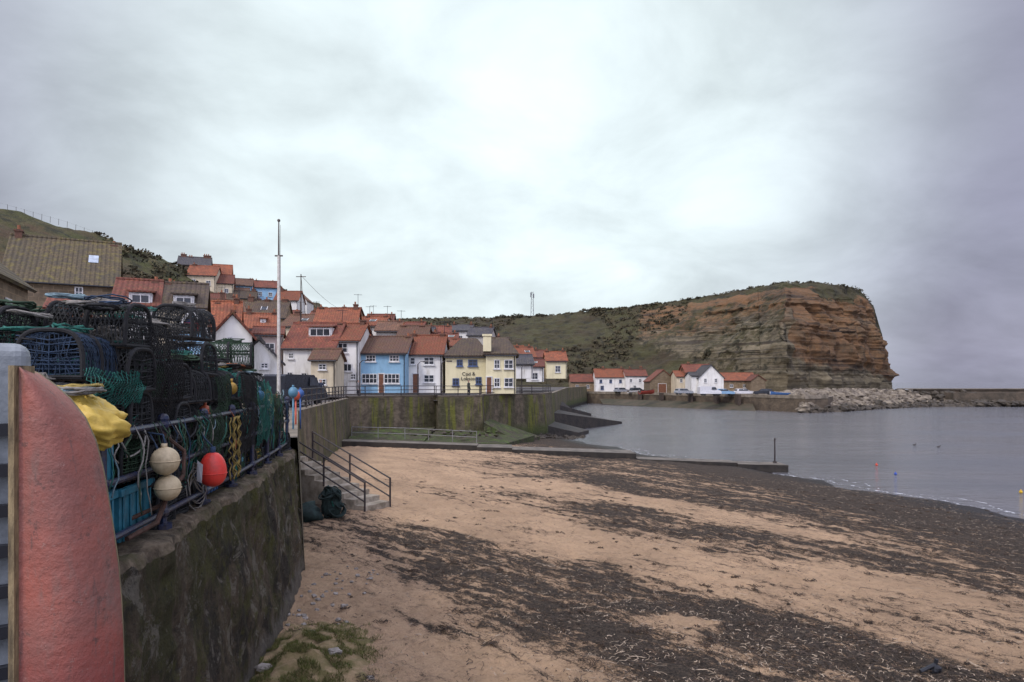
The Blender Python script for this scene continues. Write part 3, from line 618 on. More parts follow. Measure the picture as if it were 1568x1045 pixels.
H('white_balcony_house',513,549,604,522,498,63,7,WHITE,RED,wins=((525,533,15,15),(529,563,20,12,3,1),(524,585,9,10),(541,577,8,9)),chim=((543,487,7),))
H('blue_cottage',550,621,602,541,518,64,7,BLUE,RED3,wins=((568,549,15,10,3),(604,549,15,10,3),(566,580,24,15,4),(600,580,24,15,4)),doors=((584,573,602,7),),chim=((553,514,6),(617,512,6)))
H('white_cottage',622,677,602,543,516,66,7,WHITE,RED,wins=((657,553,16,12,2),(657,580,16,12,2),(632,553,8,11,1)),doors=((637,573,602,9),),chim=((625,508,6),(672,508,7)))
pub=H('harbour_pub',682,747,603,546,520,66,8,PUBC,BROWN,style='hip',wins=((704,556,9,10),(724,556,14,10),(698,585,10,11),(733,583,9,11)),fm=BF)
H('pub_wing',744,790,603,543,519,64,9,PUBC,BROWN,style='hip',wins=((761,558,9,14),(779,558,14,14),(761,586,9,14),(779,586,14,14)),doors=((749,578,603,7),),parent=pub,fm=WF)
g=MB(); x0=X(740,64.3)-pub.location.x; g.box(x0,x0+.75,-2.15,-1.35,4,Z(515,64)-pub.location.z,0); g.box(x0-.08,x0+.83,-2.23,-1.27,Z(515,64)-pub.location.z+.002,Z(512,64)-pub.location.z,0)
g.build('chimney_stack',PUBC,pub)
for t,zz in (('Cod &',1.75),('Lobster',1.3)):
    cu=bpy.data.curves.new('sign_text','FONT'); cu.body=t; cu.size=.48; cu.align_x='CENTER'; cu.extrude=.01; to=bpy.data.objects.new('sign_text',cu); sc.collection.objects.link(to); to.parent=pub; to.location=(2.25,-.05,zz); to.rotation_euler=(math.pi/2,0,0); cu.materials.append(DKP)
T=[('terrace_cottage',482,546,560,495,474,82,7,CREAM,RED,((541,463,7),(486,468,6)),0),('terrace_cottage',548,584,560,500,487,86,6,WHITE,RED,((552,482,5),(580,482,5)),0),('terrace_cottage',576,612,560,507,494,80,6,GREYW,RED3,((608,489,5),),0),
('terrace_cottage',608,652,560,520,501,78,6,CREAM,RED3,((612,496,6),(641,496,7)),0),('terrace_cottage',646,684,560,528,511,79,6,WHITE,RED2,((650,505,6),(668,506,6)),0),('terrace_cottage',560,600,540,494,483,100,6,BRICK,RED2,((565,479,5),(597,479,5)),2),
('terrace_cottage',655,690,560,513,501,105,6,WHITE,RED2,((660,496,5),(686,497,5)),0),('guest_house',688,720,560,507,499,120,8,WHITE,SLATE,((690,494,4),(718,494,4)),0),('slate_roof_cottage',716,750,560,514,503,112,6,GREYW,SLATE,((747,498,4),),0),
('terrace_cottage',672,700,560,522,512,95,6,YEL,RED2,((696,507,5),),0),('terrace_cottage',745,775,570,528,519,100,6,CREAM,BROWN,((760,512,4),),0),
('white_gable_house',790,816,580,558,545,85,6,WHITE,SLATE,(),0),('orange_roof_house',793,820,580,547,533,112,7,CREAM,RED,((797,528,4),(816,528,4)),0),('yellow_house',816,838,580,548,538,118,7,YEL,RED2,((820,533,4),),0),('cream_quay_house',837,868,580,553,540,112,7,PUBC,RED,((840,535,4),(865,534,4)),0),
('red_roof_quay_house',806,832,585,562,552,100,6,WHITE,RED2,(),0),('cottage_row',775,800,570,540,531,125,6,BRICK,RED,((780,526,4),),0),('terrace_cottage',500,545,540,484,473,105,6,STONE,RED2,((520,468,5),),3),('terrace_cottage',470,505,540,490,479,98,6,WHITE,RED2,((474,473,5),),3),
('terrace_cottage',615,645,540,505,495,112,6,GREYW,RED2,((640,490,5),),0),('terrace_cottage',690,716,560,531,521,84,6,WHITE,RED,((694,516,5),),0),('terrace_cottage',590,622,560,512,501,94,6,WHITE,RED,((594,496,5),),0),('terrace_cottage',634,662,560,514,503,98,6,STONE,SLATE,((638,498,5),),0)]
for t in T: H(*t[:10],chim=t[10],ext=t[11])
def Q(name,x0,x1,yb,ye,yr,d,dep,w,r,**k): return H(name,x0,x1,yb,ye,yr,d,dep,w,r,ext=.6,**k)
Q('brick_quay_cottage',874,912,601,585,574,196,7,STONE,RED2,wins=((884,592,5,5),(900,592,5,5)))
Q('white_quay_cottage',912,958,599,578,566,192,7,WHITE,RED,wins=((920,584,4,5),(935,584,4,5),(950,584,4,5),(922,594,5,6)),chim=((926,562,5),(955,562,4)),fm=BF)
Q('cream_quay_cottage',958,991,599,576,567,190,7,WHITE,RED2,wins=((966,583,4,5),(980,583,4,5),(972,593,4,5)),chim=((968,562,4),(985,561,5)))
Q('timber_boat_store',995,1036,604,584,567,178,8,DSTONE,RED2,style='gable',doors=((1014,588,604,12),))
Q('brick_quay_house',1036,1060,602,577,569,172,7,CREAM,RED,wins=((1043,583,4,5),(1053,583,4,5)),chim=((1050,563,4),))
Q('pantiled_quay_house',1050,1092,600,571,559,172,8,BRICK,RED2,chim=((1060,555,5),))
Q('white_gabled_house',1070,1108,604,579,560,160,8,WHITE,SLATE,style='gable',wins=((1080,583,4,6),(1096,583,4,6),(1080,596,4,6),(1094,596,4,6)))
Q('white_lean_to',1059,1071,604,576,571,161,6,WHITE,SLATE,side=False)
Q('long_quay_shed',1108,1160,600,583,572,172,8,STONE,RED,wins=((1120,591,5,5),(1140,591,5,5)))
Q('small_quay_shed',1150,1172,600,583,575,168,5,DSTONE,RED2,style='gable')
b=MB(); d=35; px_=X(427,d); b.tube([(px_,d,4.4),(px_,d,Z(392,d))],.10,10,0,r2=.07); b.tube([(px_,d,Z(396,d)),(px_,d,Z(340,d))],.05,8,1,r2=.03); b.ball((px_,d,Z(338,d)),.08,m=1); b.tube([(px_-.2,d,Z(392,d)),(px_+.2,d,Z(392,d))],.04,6,1)
b.tube([(px_+.12,d-.1,5.4),(px_+.1,d-.05,Z(345,d))],.008,4,1)
b.build('flagpole',[M('white_pole_paint',(.70,.68,.62),(.5,.47,.4),6,.5),M('pole_topmast',(.12,.10,.085))])
b=MB(); d=70; b.tube([(X(461,d),d,6),(X(461,d),d,Z(420,d))],.09,6,0,r2=.05); b.tube([(X(461,d)-.5,d,Z(424,d)),(X(461,d)+.5,d,Z(424,d))],.04,5)
for a_ in ((470,490,95),(540,480,100)): 
    p0=V(X(461,d),d,Z(422,d)); p1=V(X(a_[0],a_[2]),a_[2],Z(a_[1],a_[2])); b.tube([p0.lerp(p1,t/8)-V(0,0,.8*math.sin(t/8*3.14)) for t in range(9)],.018,3)
b.build('telegraph_pole',TIMB)
b=MB(); d=315; xm=X(815,d); z0=Z(489,d); z1=Z(447,d)
for dx,dy in ((-.7,-.7),(.7,-.7),(.7,.7),(-.7,.7)): b.tube([(xm+dx,d+dy,z0),(xm+dx*.5,d+dy*.5,z1)],.1,4)
for i in range(12):
    za=lerp(z0,z1,i/12);zb_=lerp(z0,z1,(i+1)/12);w=lerp(.7,.35,i/12)*(1 if i%2 else -1); b.tube([(xm-w,d-.5,za),(xm+w,d-.5,zb_)],.06,3)
b.box(xm-.9,xm-.5,d-.6,d-.2,z1-2.6,z1-.4); b.box(xm+.5,xm+.9,d-.6,d-.2,z1-3,z1-1); b.build('radio_mast',M('mast_steel',(.22,.23,.25),rough=.5))
def lamp(px,d):
    b=MB(); x=X(px,d); b.tube([(x,d,4.4),(x,d,7.6)],.05,7); b.tube([(x,d,4.4),(x,d,5.2)],.08,7); b.tube([(x,d,7.6),(x+.25,d,7.85),(x+.6,d,7.85)],.035,6); b.box(x+.45,x+.95,d-.1,d+.1,7.78,7.88); b.build('street_lamp',IRON)
for px,d in ((551,58.5),(640,62),(799,75),(676,60.5)): lamp(px,d)

# ---------------- vehicles & boats ----------------
TYRE=M('tyre_rubber',(.02,.02,.02)); 
def car(name,loc,yaw,paint,van=False):
    e=empty(name,loc,yaw); b=MB()
    pr=[(-2.1,.35),(-2.15,.75),(-1.95,.95),(-1.75,1.4),(-1.2,1.46),(.2,1.44),(.95,.98),(1.9,.86),(2.12,.6),(2.1,.35)] if not van else [(-2.4,.4),(-2.42,1.1),(-2.38,1.9),(-2.2,2.02),(.9,2.0),(1.6,1.25),(2.3,1.05),(2.42,.7),(2.4,.4)]
    n=len(pr); ins=[.08 if z>1.0 else 0 for _,z in pr]
    b.add([(x,-.85+i,z) for (x,z),i in zip(pr,ins)]+[(x,.85-i,z) for (x,z),i in zip(pr,ins)],[tuple(range(n)),tuple(range(2*n-1,n-1,-1))]+[((i+1)%n,i,n+i,n+(i+1)%n) for i in range(n)]); b.build('body',paint,e)
    g=MB(); zt=1.36 if not van else 1.85; zl=1.0 if not van else 1.3
    for s in (-1,1):
        for a,c in (((-1.55,-.55),(-.45,.45)) if not van else ((.2,1.1),)):
            y=s*.82 ; g.add([(a,s*.875,zl),(c+.25,s*.875,zl),(c,y,zt),(a+.08,y,zt)],[(0,1,2,3)])
    if van: g.add([(1.02,-.7,1.88),(1.02,.7,1.88),(1.66,.75,1.3),(1.66,-.75,1.3)],[(0,1,2,3)])
    else: g.add([(.3,-.68,1.41),(.3,.68,1.41),(.98,.75,1.03),(.98,-.75,1.03)],[(0,1,2,3)]); g.add([(-1.8,-.68,1.36),(-1.8,.68,1.36),(-2.0,.75,1.0),(-2.0,-.75,1.0)],[(0,1,2,3)])
    g.build('windows',GL,e); w=MB()
    for x in (-1.35,1.35):
        for y in (-.82,.62): w.tube([(x,y,.34),(x,y+.2,.34)],.34,14)
    w.build('wheels',TYRE,e)
PW=M('white_car_paint',(.7,.7,.7),(.6,.6,.6),rough=.25); PB=M('blue_car_paint',(.25,.42,.6),(.2,.35,.5),rough=.25); PD=M('dark_car_paint',(.03,.035,.045),rough=.25); PS=M('silver_car_paint',(.4,.42,.44),rough=.25)
car('parked_van',(X(1082,150),148,3.02),.1,PW,True); car('parked_car',(X(1110,150),150.5,3.02),0,PB); car('parked_car',(X(1139,153),153,3.02),.1,PW); car('parked_car',(X(1168,152),152,3.02),2.9,PD); car('parked_car',(X(1052,156),159,3.02),.3,PS); car('parked_car',(X(952,184),184,3.02),.5,PS); car('parked_car',(X(975,182),181,3.02),.4,PD)
car('parked_van',(X(446,43),44,4.45),1.3,PD,True)
def boat(name,loc,yaw,L,B,Hh,hull,inner,pitch=0):
    e=empty(name,loc,yaw); b=MB(); ns=14; vs=[]
    for i in range(ns+1):
        t=i/ns; x=(t-.5)*L; w=B/2*(1-max(0,(t-.45)/.55)**2.2)*lerp(.8,1,min(1,t*3)); sh_=Hh*(1+.45*t*t); kz=Hh*.35*max(0,(t-.7)/.3)**2
        vs+=[(x,-w,sh_),(x,-w*.85,sh_*.5+kz*.5),(x,-w*.3,.06+kz),(x,0,kz),(x,w*.3,.06+kz),(x,w*.85,sh_*.5+kz*.5),(x,w,sh_),(x,w*.88,sh_-.01),(x,w*.6,sh_*.45+kz*.5),(x,0,.2+kz),(x,-w*.6,sh_*.45+kz*.5),(x,-w*.88,sh_-.01)]
    for i in range(ns):
        for j in range(12): b.add([vs[i*12+j],vs[i*12+(j+1)%12],vs[(i+1)*12+(j+1)%12],vs[(i+1)*12+j]],[(0,1,2,3)],0 if j<6 else 1)
    b.add([vs[j] for j in range(12)],[tuple(range(12))],0)
    for t in (.25,.5,.7):
        x=(t-.5)*L; b.box(x-.1,x+.1,-B*.36,B*.36,Hh*.75,Hh*.8,1)
    b.build('hull',[hull,inner],e,smooth=False); return e
boat('fishing_coble',(X(1004,156),166,3.0),.5,4.6,1.8,.85,M('red_hull_paint',(.40,.06,.04),rough=.5),TIMB)
boat('rowing_boat',(X(985,168),180,3.0),.4,4,1.5,.7,WF,TIMB); boat('rowing_boat',(X(1190,146),144,3.0),2.8,4.4,1.6,.7,M('blue_hull_paint',(.05,.15,.4)),WF)
for (px,py,m) in ((1342,713,(.8,.08,.03)),(1371,727,(.03,.1,.5)),(1563,755,(.8,.5,.02))):
    d=6*F/(py-585); b=MB(); b.ball((X(px,d),d,.05),.09,nu=12,nv=8); b.tube([(X(px,d),d,.12),(X(px,d),d,.19)],.025,6); b.build('mooring_buoy',M('buoy_paint',m,rough=.4),smooth=True)
for (px,py) in ((1400,682),(1437,685)):
    d=6*F/(py-585); b=MB(); x=X(px,d); b.ball((x,d,.05),.17,.08,.07,nu=10,nv=6); b.ball((x+.14,d,.16),.045,nu=8,nv=6); b.tube([(x+.1,d,.06),(x+.14,d,.16)],.03,6); b.tube([(x+.18,d,.16),(x+.24,d,.155)],.014,5,r2=.004); b.build('gull',M('gull_feathers',(.10,.09,.09)),smooth=True)

# ---------------- people ----------------
def person(name,loc,yaw,coat,legs,hair=(.05,.03,.02)):
    J=dict(p=(0,0,.95),c=(0,0,1.2),s=(0,0,1.42),n=(0,0,1.5),h=(0,.02,1.6),h2=(0,.02,1.72),ls=(-.19,0,1.40),le=(-.25,.03,1.13),lw=(-.24,-.08,.90),lh=(-.23,-.1,.82),rs=(.19,0,1.40),re=(.26,.02,1.13),rw=(.25,-.06,.9),rh=(.25,-.08,.82),
     lp=(-.1,0,.9),lk=(-.12,-.05,.5),la=(-.12,.08,.09),lf=(-.12,-.1,.05),rp=(.1,0,.9),rk=(.12,.03,.5),ra=(.12,-.02,.09),rf=(.12,-.2,.05))
    rad=dict(p=.15,c=.14,s=.14,n=.06,h=.085,h2=.08,ls=.075,le=.05,lw=.035,lh=.04,rs=.075,re=.05,rw=.035,rh=.04,lp=.1,lk=.065,la=.045,lf=.045,rp=.1,rk=.065,ra=.045,rf=.045)
    E=['pc','cs','sn','nh','hh2','sls','lsle','lelw','lwlh','srs','rsre','rerw','rwrh','plp','lplk','lkla','lalf','prp','rprk','rkra','rarf']
    ks=list(J); ed=[]
    for e_ in E:
        for i in range(1,len(e_)):
            if e_[:i] in J and e_[i:] in J: ed.append((ks.index(e_[:i]),ks.index(e_[i:]))); break
    me=bpy.data.meshes.new(name); me.from_pydata([J[q] for q in ks],ed,[]); o=bpy.data.objects.new(name,me); sc.collection.objects.link(o)
    md=o.modifiers.new('skin','SKIN'); 
    for i,q in enumerate(ks): me.skin_vertices[0].data[i].radius=(rad[q],rad[q]*.85); me.skin_vertices[0].data[i].use_root=(q=='p')
    o.modifiers.new('sub','SUBSURF').levels=1
    dg=bpy.context.evaluated_depsgraph_get(); m2=bpy.data.meshes.new_from_object(o.evaluated_get(dg)); o.modifiers.clear(); o.data=m2
    m2.materials.clear()
    for m in (M('coat',coat),M('trousers',legs),M('skin',(.5,.3,.22)),M('hair',hair),M('shoes',(.03,.03,.03))): m2.materials.append(m)
    for p in m2.polygons:
        z=p.center.z; p.material_index=4 if z<.1 else 1 if z<.86 and abs(p.center.x)<.2 else 2 if (z>1.5 or z<.88) else 0
        if z>1.68 or (z>1.56 and p.center.y>.06): p.material_index=3
        p.use_smooth=True
    o.location=loc; o.rotation_euler=(0,0,yaw)
person('pedestrian',(X(486,55),56,4.45),.3,(.02,.03,.06),(.02,.02,.03)); person('pedestrian',(X(478,55),56.4,4.45),-.5,(.05,.05,.055),(.03,.04,.07)); person('pedestrian',(X(467,44),44.5,4.45),1,(.06,.07,.10),(.02,.03,.06)); person('pedestrian',(X(716,61),62.6,4.45),2,(.04,.05,.04),(.02,.02,.03)); person('pedestrian',(X(541,58),60,4.45),2,(.2,.2,.22),(.02,.02,.03))

# ---------------- foreground clutter ----------------
def rope(c,c2=None): 
    k=N('rope'); w=k.n('ShaderNodeTexWave'); w.inputs['Scale'].default_value=60; k.l(k.co('Object',(1,1,1),(.5,.6,.3)),w.inputs[0])
    return k.out(k.mix(k.mr(k.noise(k.co(),6,6,.7),.35,.65),c,c2 or tuple(x*.35 for x in c)),.85,k.bump(w.outputs['Fac'],.6,.004))
RBK=rope((.024,.025,.026)); RTE=rope((.035,.22,.17)); RGR=rope((.05,.105,.055)); RBL=rope((.035,.07,.13)); RGY=rope((.34,.32,.28)); ROR=rope((.45,.15,.05)); RYE=rope((.42,.31,.08)); RLB=rope((.24,.36,.40)); NET=rope((.05,.054,.054))
def potmesh(net,frame,seed):
    random.seed(seed); b=MB(); L,Wd,Hh=.72,.52,.43
    def arch(u,x):
        a=math.pi*u; q=(abs(math.cos(a))**.6)*(1 if math.cos(a)>0 else -1); s_=math.sin(a)**.55 if math.sin(a)>0 else 0
        return V(x,-Wd/2*q,.03+(Hh-.03)*s_)
    for x in (-L/2,0,L/2): b.tube([arch(i/16,x) for i in range(17)],.021,7,0); b.tube([(x,-Wd/2,.03),(x,Wd/2,.03)],.021,6,0)
    for y,z in ((-Wd/2,.03),(Wd/2,.03),(0,Hh),(-Wd*.42,Hh*.62),(Wd*.42,Hh*.62)): b.tube([(-L/2,y,z),(L/2,y,z)],.017,6,0)
    for i in range(5): y=lerp(-Wd/2+.04,Wd/2-.1,i/4); b.box(-L/2+.01,L/2-.01,y,y+.05,.0,.018,3)
    nl=17
    for s_ in (1,-1):
        for k_ in range(-12,nl+12):
            pts=[]
            for i in range(19):
                u=i/18; x=-L/2+L*(k_+s_*u*9+.5)/nl
                if -L/2<=x<=L/2: pts.append(arch(u,x)+V(U(-.006,.006),U(-.006,.006),U(-.012,.004)))
            if len(pts)>1: b.tube(pts,.0052,3,1)
    for ex in (-L/2,L/2):
        for i in range(1,12):
            t=i/12; y=lerp(-Wd/2,Wd/2,t)
            b.tube([V(ex,y,.03),V(ex+U(-.02,.02),lerp(y,0,.3)+U(-.03,.03),Hh*.5),V(ex,y*.8,Hh*.93)],.0052,3,1)
            b.tube([V(ex,-Wd/2,Hh*.08*i),V(ex+U(-.02,.02),0,Hh*.075*i+U(-.02,.02)),V(ex,Wd/2,Hh*.08*i)],.0052,3,1)
    b.tube([V(.0+.1*math.cos(a*.63),-Wd*.33,.22+.1*math.sin(a*.63)) for a in range(10)],.008,5,2,closed=True)
    pts=[V(-L/2+.05,-.1,Hh)]; 
    for i in range(26): 
        a=i*.9; pts.append(V(U(-.1,.1)+.16*math.cos(a),.12*math.sin(a)+U(-.04,.04),Hh+.02+.012*(i%5)))
    b.tube(pts,.009,5,2)
    for q in range(3):
        pts=[]; cx_=U(-.2,.2)
        for i in range(30): a=i*.8; pts.append(V(cx_+.13*math.cos(a)+U(-.03,.03),.14*math.sin(a)+U(-.03,.03),.06+U(0,.16)))
        b.tube(pts,.009,4,random.choice((1,2)))
    me=b.build('lobster_pot_src',[frame,net,random.choice((RTE,RGR,RLB,RGY,RTE)),TIMB]); d=me.data; bpy.data.objects.remove(me); return d
pots=[potmesh(NET,RBK,1),potmesh(NET,RBK,2),potmesh(NET,RBK,3),potmesh(RGR,RBK,4),potmesh(RTE,RBK,5),potmesh(RBL,RBK,6),potmesh(RGR,RBK,9)]
random.seed(11)
def pot(x,y,z,yaw,tx=0,ty=0):
    o=bpy.data.objects.new('lobster_pot',random.choices(pots,(4,4,4,2,1.3,.6,1.5))[0]); o.location=(x,y,z); o.rotation_euler=(tx,ty,yaw); sc.collection.objects.link(o)
def crate(name,x,y,z,w,d,h,mat,yaw):
    b=MB(); t=.025
    for (a,c,e,f_) in ((-w/2,w/2,-d/2,-d/2+t),(-w/2,w/2,d/2-t,d/2),(-w/2,-w/2+t,-d/2+t,d/2-t),(w/2-t,w/2,-d/2+t,d/2-t)): b.box(a,c,e,f_,.03,h)
    b.box(-w/2+t,w/2-t,-d/2+t,d/2-t,.03,.06); b.box(-w/2-.03,w/2+.03,-d/2-.03,-d/2-.002,h-.07,h); b.box(-w/2-.03,w/2+.03,d/2+.002,d/2+.03,h-.07,h); b.box(w/2+.002,w/2+.03,-d/2,d/2,h-.07,h); b.box(-w/2-.03,-w/2-.002,-d/2,d/2,h-.07,h)
    for i in range(5): q=lerp(-d/2+.05,d/2-.07,i/4); b.box(w/2+.002,w/2+.018,q,q+.025,.03,h-.072)
    for i in range(5): q=lerp(-w/2+.05,w/2-.07,i/4); b.box(q,q+.025,-d/2-.018,-d/2-.002,.03,h-.072)
    o=b.build(name,mat,loc=(x,y,z),rot=(0,0,yaw)); md=o.modifiers.new('bevel','BEVEL'); md.width=.006
TEAL=M('teal_plastic',(.03,.20,.28),(.015,.10,.14),5,.5); BCR=M('blue_plastic',(.04,.12,.28),(.02,.06,.14),5,.5); YCR=M('yellow_plastic',(.55,.36,.05),(.38,.25,.03),5,.5)
for y,m,m2_ in ((4.95,TEAL,BCR),(5.82,TEAL,TEAL),(6.69,TEAL,BCR)):
    for l in range(2 if y<6.5 else 1): crate('fish_crate',wx(y)-.60,y,4.47+l*.54,.60,.82,.53,m if l==0 else m2_,.17)
crate('fish_crate',wx(9.2)-.55,9.2,4.47,.5,.7,.32,BCR,.15); crate('fish_crate',wx(12.2)-.55,12.2,4.47,.5,.7,.32,YCR,.15); crate('fish_crate',wx(10.6)-.55,10.6,4.47,.5,.7,.32,TEAL,.15)
PT=.445
for ri,y in enumerate([4.9,5.5,6.1,6.7,7.3,7.9]):
    for ci in range(4):
        x=wx(y)-.64-ci*.78
        if ci==0 and y<7:
            lv=[] if y<5.2 else ([5.57] if y<5.8 else [5.57,6.0] if y<6.5 else [5.03,5.47,5.91,6.33])
        else: lv=[4.45+l*PT for l in range(3 if y<5.2 else 4 if y<5.8 else 5 if y<7.5 else 4)]
        for z in lv: pot(x+U(-.05,.05),y+U(-.04,.04),z,U(-.15,.15)+(math.pi/2 if R()<.15 else 0),U(-.05,.05),U(-.06,.06))
for i in range(12):
    y=8.6+i*.6; top_=interp(y,[8,9,10,12,14,15.5],[4,4,4,4,3,3])
    for ci in range(3):
        x=wx(y)-.62-ci*.76
        for l in range(int(top_+.01)+ (1 if R()<.2 else 0)): pot(x+U(-.06,.06),y+U(-.05,.05),4.45+(.34 if ci==0 and abs(y-9.2)<.5 else 0)+l*PT*(.95 if l<4 else 1),math.pi/2+U(-.3,.3) if R()<.6 else U(-.3,.3),U(-.08,.08),U(-.08,.08))
random.seed(5)
def loops(b,c,r,n,rr,m,flat=1.,ax=None):
    nrm=(ax or V(U(-1,1),U(-1,1),U(-.4,.8))).normalized(); u=nrm.orthogonal().normalized(); w=nrm.cross(u); sd_=R()*50; pts=[]
    for i in range(n*12):
        a=i/12*2*math.pi; q=r*(1+.5*nz(a*.31,sd_)); p=V(*c)+u*math.cos(a)*q+w*math.sin(a)*q+nrm*(.35*r*nz(a*.13,sd_+7)); p.z=c[2]+(p.z-c[2])*flat; p+=V(nz(a,sd_)*.03,nz(a,sd_+3)*.03,nz(a,sd_+5)*.03); pts.append(p)
    b.tube(pts,rr,5,m)
b=MB(); mats=[RBK,RTE,RGR,RBL,RGY,ROR,RYE,RLB]
for i in range(95):
    y=8.0+7.4*R()**1.1; x=wx(y)-.30+U(-.28,.10); z=4.47+U(.2,1.35); loops(b,(x,y,z),U(.07,.19),random.randint(3,5),U(.006,.011),random.choices(range(8),(9,5,8,2,4,.7,.9,1.5))[0],1.25,V(1,U(-.6,.6),U(-.4,.4)))
for i in range(80):
    y=U(5.8,14); x=wx(y)-U(.4,1.3); zt=interp(y,[5,5.8,6.3,7.5,8.0,12.5,13.5,16],[6.2,6.3,6.7,6.7,6.28,6.22,5.85,5.85]); loops(b,(x,y,zt+U(0,.1)),U(.1,.22),4,U(.007,.012),random.choices(range(8),(9,3,6,1,4,.5,.5,1))[0],.4,V(U(-.3,.3),U(-.3,.3),1))
b.build('tangled_ropes',mats,smooth=True)
b=MB()
def netsheet(y0,y1,zt,zb_,xo,m,dens=.055):
    nu=int((y1-y0)/dens); nv=int((zt-zb_)/dens)+1; s_=R()*20
    def p(u,v):
        y=lerp(y0,y1,u)+.03*nz(u*5,v*5,s_); z=lerp(zt,zb_,v)+.07*nz(u*3,v*2,s_+4)+.06*abs(math.sin(u*9))*v; return V(wx(y)+xo+.07*nz(u*4,v*3,s_+9)+.05*math.sin(v*3),y,z)
    for i in range(-nv,nu+1,1):
        for sg in (1,-1):
            pts=[]
            for j in range(nv*2+1):
                u=(i+j*.5)/nu if sg==1 else (nu-i-j*.5)/nu
                if 0<=u<=1: pts.append(p(u,j/(nv*2)))
            if len(pts)>2: b.tube(pts,.004,3,m)
for a in ((5.6,6.7,6.1,5.75,-.26,1),(8.3,9.3,5.65,4.9,-.18,2),(10.2,11.4,6.1,4.9,-.16,0),(11.6,12.9,6.0,4.9,-.16,1),(13,14.4,5.75,4.8,-.18,2),(6.9,7.9,6.6,5.5,-.26,0),(9.4,10.1,6.1,5.1,-.26,2)): netsheet(*a)
b.build('draped_netting',mats)
b=MB()
for i in range(60):
    y=U(5.0,15.3); x=wx(y)-.19; z=5.55; L=U(.2,.9); pts=[V(x-.05,y,z-.1),V(x,y+U(-.02,.02),z+.04)]; 
    for q in range(1,8): pts.append(V(x+.06+U(-.015,.015),y+.04*math.sin(q+i),z-L*q/7))
    b.tube(pts,U(.006,.011),5,random.choices(range(8),(7,5,7,3,5,.6,.9,1.6))[0])
for i in range(26):
    y=U(5.2,14); y2=y+U(.5,1.3); s_=U(.15,.5); b.tube([V(wx(lerp(y,y2,t/10))-.17+.03*math.sin(t),lerp(y,y2,t/10),5.52-s_*math.sin(t/10*3.14)) for t in range(11)],U(.006,.01),5,random.choices(range(8),(7,5,7,3,5,.6,.9,1.6))[0])
b.build('hanging_ropes',mats,smooth=True)
b=MB(); y=6.9; b.tube([V(wx(y)-.4,y-.5,4.6),V(wx(y)-.12,y,4.75),V(wx(y)-.08,y+.4,5.0),V(wx(y)-.12,y+.5,5.25),V(wx(y)-.25,y+.2,5.5)],.022,7); b.tube([V(wx(y)-.12,y-.6,4.55),V(wx(y)-.05,y-.2,4.62),V(wx(y)-.05,y,4.85)],.026,7); b.build('rusty_anchor',M('rust',(.10,.05,.035),(.05,.03,.02),12,.9,.5))
b=MB(); 
for kx in range(5):
    y0=9.55+kx*.14; pts=[V(wx(y0)-.12+.02*(kx%2),y0+.035*math.sin(i*1.6+kx),5.5-i*.042) for i in range(22)]; b.tube(pts,.011,5,0 if kx%2 else 1); b.tube([p+V(.012,.03*math.cos(i*2.),0) for i,p in enumerate(pts)],.009,5,0)
b.build('yellow_rope_hank',[RYE,RBK],smooth=True)
def buoy(px,py,y,r,m,name,hang=True):
    x=X(px,y); z=Z(py,y); b=MB(); b.ball((x,y,z),r,r,r*1.03,0,24,16); b.tube([(x-.01,y,z+r*.95),(x-.01,y,z+r*1.28)],r*.22,10,0); b.tube([V(x+math.cos(a)*r*1.005,y+math.sin(a)*r*1.005,z) for a in [q*.262 for q in range(24)]],.006,4,0,closed=True)
    if hang: b.tube([V(x,y,z+r*1.15),V(x-.03,y+.02,z+r*1.9),V(wx(y)-.2,y,5.5)],.010,6,1)
    b.build(name,[m,RBL],smooth=True)
BG=M('buoy_beige',(.60,.49,.30),(.44,.35,.21),9,.55,.3,lo=.45,hi=.65); BR=M('buoy_red',(.72,.05,.035),(.52,.045,.03),9,.45,.2,lo=.45,hi=.65)
buoy(253,706,6.75,.135,BG,'fishing_float'); buoy(257,747,6.8,.125,BG,'fishing_float')
b=MB(); x,y,z=X(326,8.3),8.3,Z(722,8.3); nu,nv=24,20; vs=[];fs=[]
for j in range(nv+1):
    t=j/nv; zz=lerp(-.19,.24,t); r=.16*math.sqrt(max(0,1-((t-.42)/.58)**2 if t>.42 else 1-((.42-t)/.42)**2)); 
    for i in range(nu): a=2*math.pi*i/nu; vs.append((x+math.cos(a)*r,y+math.sin(a)*r,z+zz))
for j in range(nv):
    for i in range(nu): fs.append((j*nu+i,j*nu+(i+1)%nu,(j+1)*nu+(i+1)%nu,(j+1)*nu+i))
b.add(vs,fs,0); b.tube([(x,y,z+.2),(x,y,z+.30)],.035,8,1); b.tube([V(x,y,z+.3),V(x-.1,y,z+.4),V(wx(y)-.2,y,5.5)],.010,6,1); b.tube([V(x+math.cos(a)*.162,y+math.sin(a)*.162,z-.02) for a in [q*.262 for q in range(24)]],.006,4,0,closed=True); b.build('pear_fishing_float',[BR,RBL],smooth=True)
b=MB(); b.add([V(X(302,7.9),7.9,Z(705,7.9)),V(X(311,7.9),7.9,Z(712,7.9)),V(X(309,7.9),7.9,Z(740,7.9)),V(X(300,7.9),7.92,Z(737,7.9))],[(0,1,2,3)]); b.build('plastic_tag',M('white_plastic',(.5,.5,.5)))
for (px,py,y,c) in ((453,606,20.5,(.60,.10,.05)),(460,603,23,(.04,.12,.35)),(449,601,18.5,(.10,.25,.35))): 
    b=MB(); b.ball((X(px,y),y,Z(py,y)),.13,.13,.15,nu=14,nv=10); b.tube([(X(px,y),y,Z(py,y)+.13),(X(px,y),y,Z(py,y)+.2)],.03,7); b.tube([(X(px,y),y,4.42),(X(px,y),y,Z(py,y)-.1)],.025,6); b.build('pot_marker_buoy',M('marker_buoy',c,rough=.45),smooth=True)
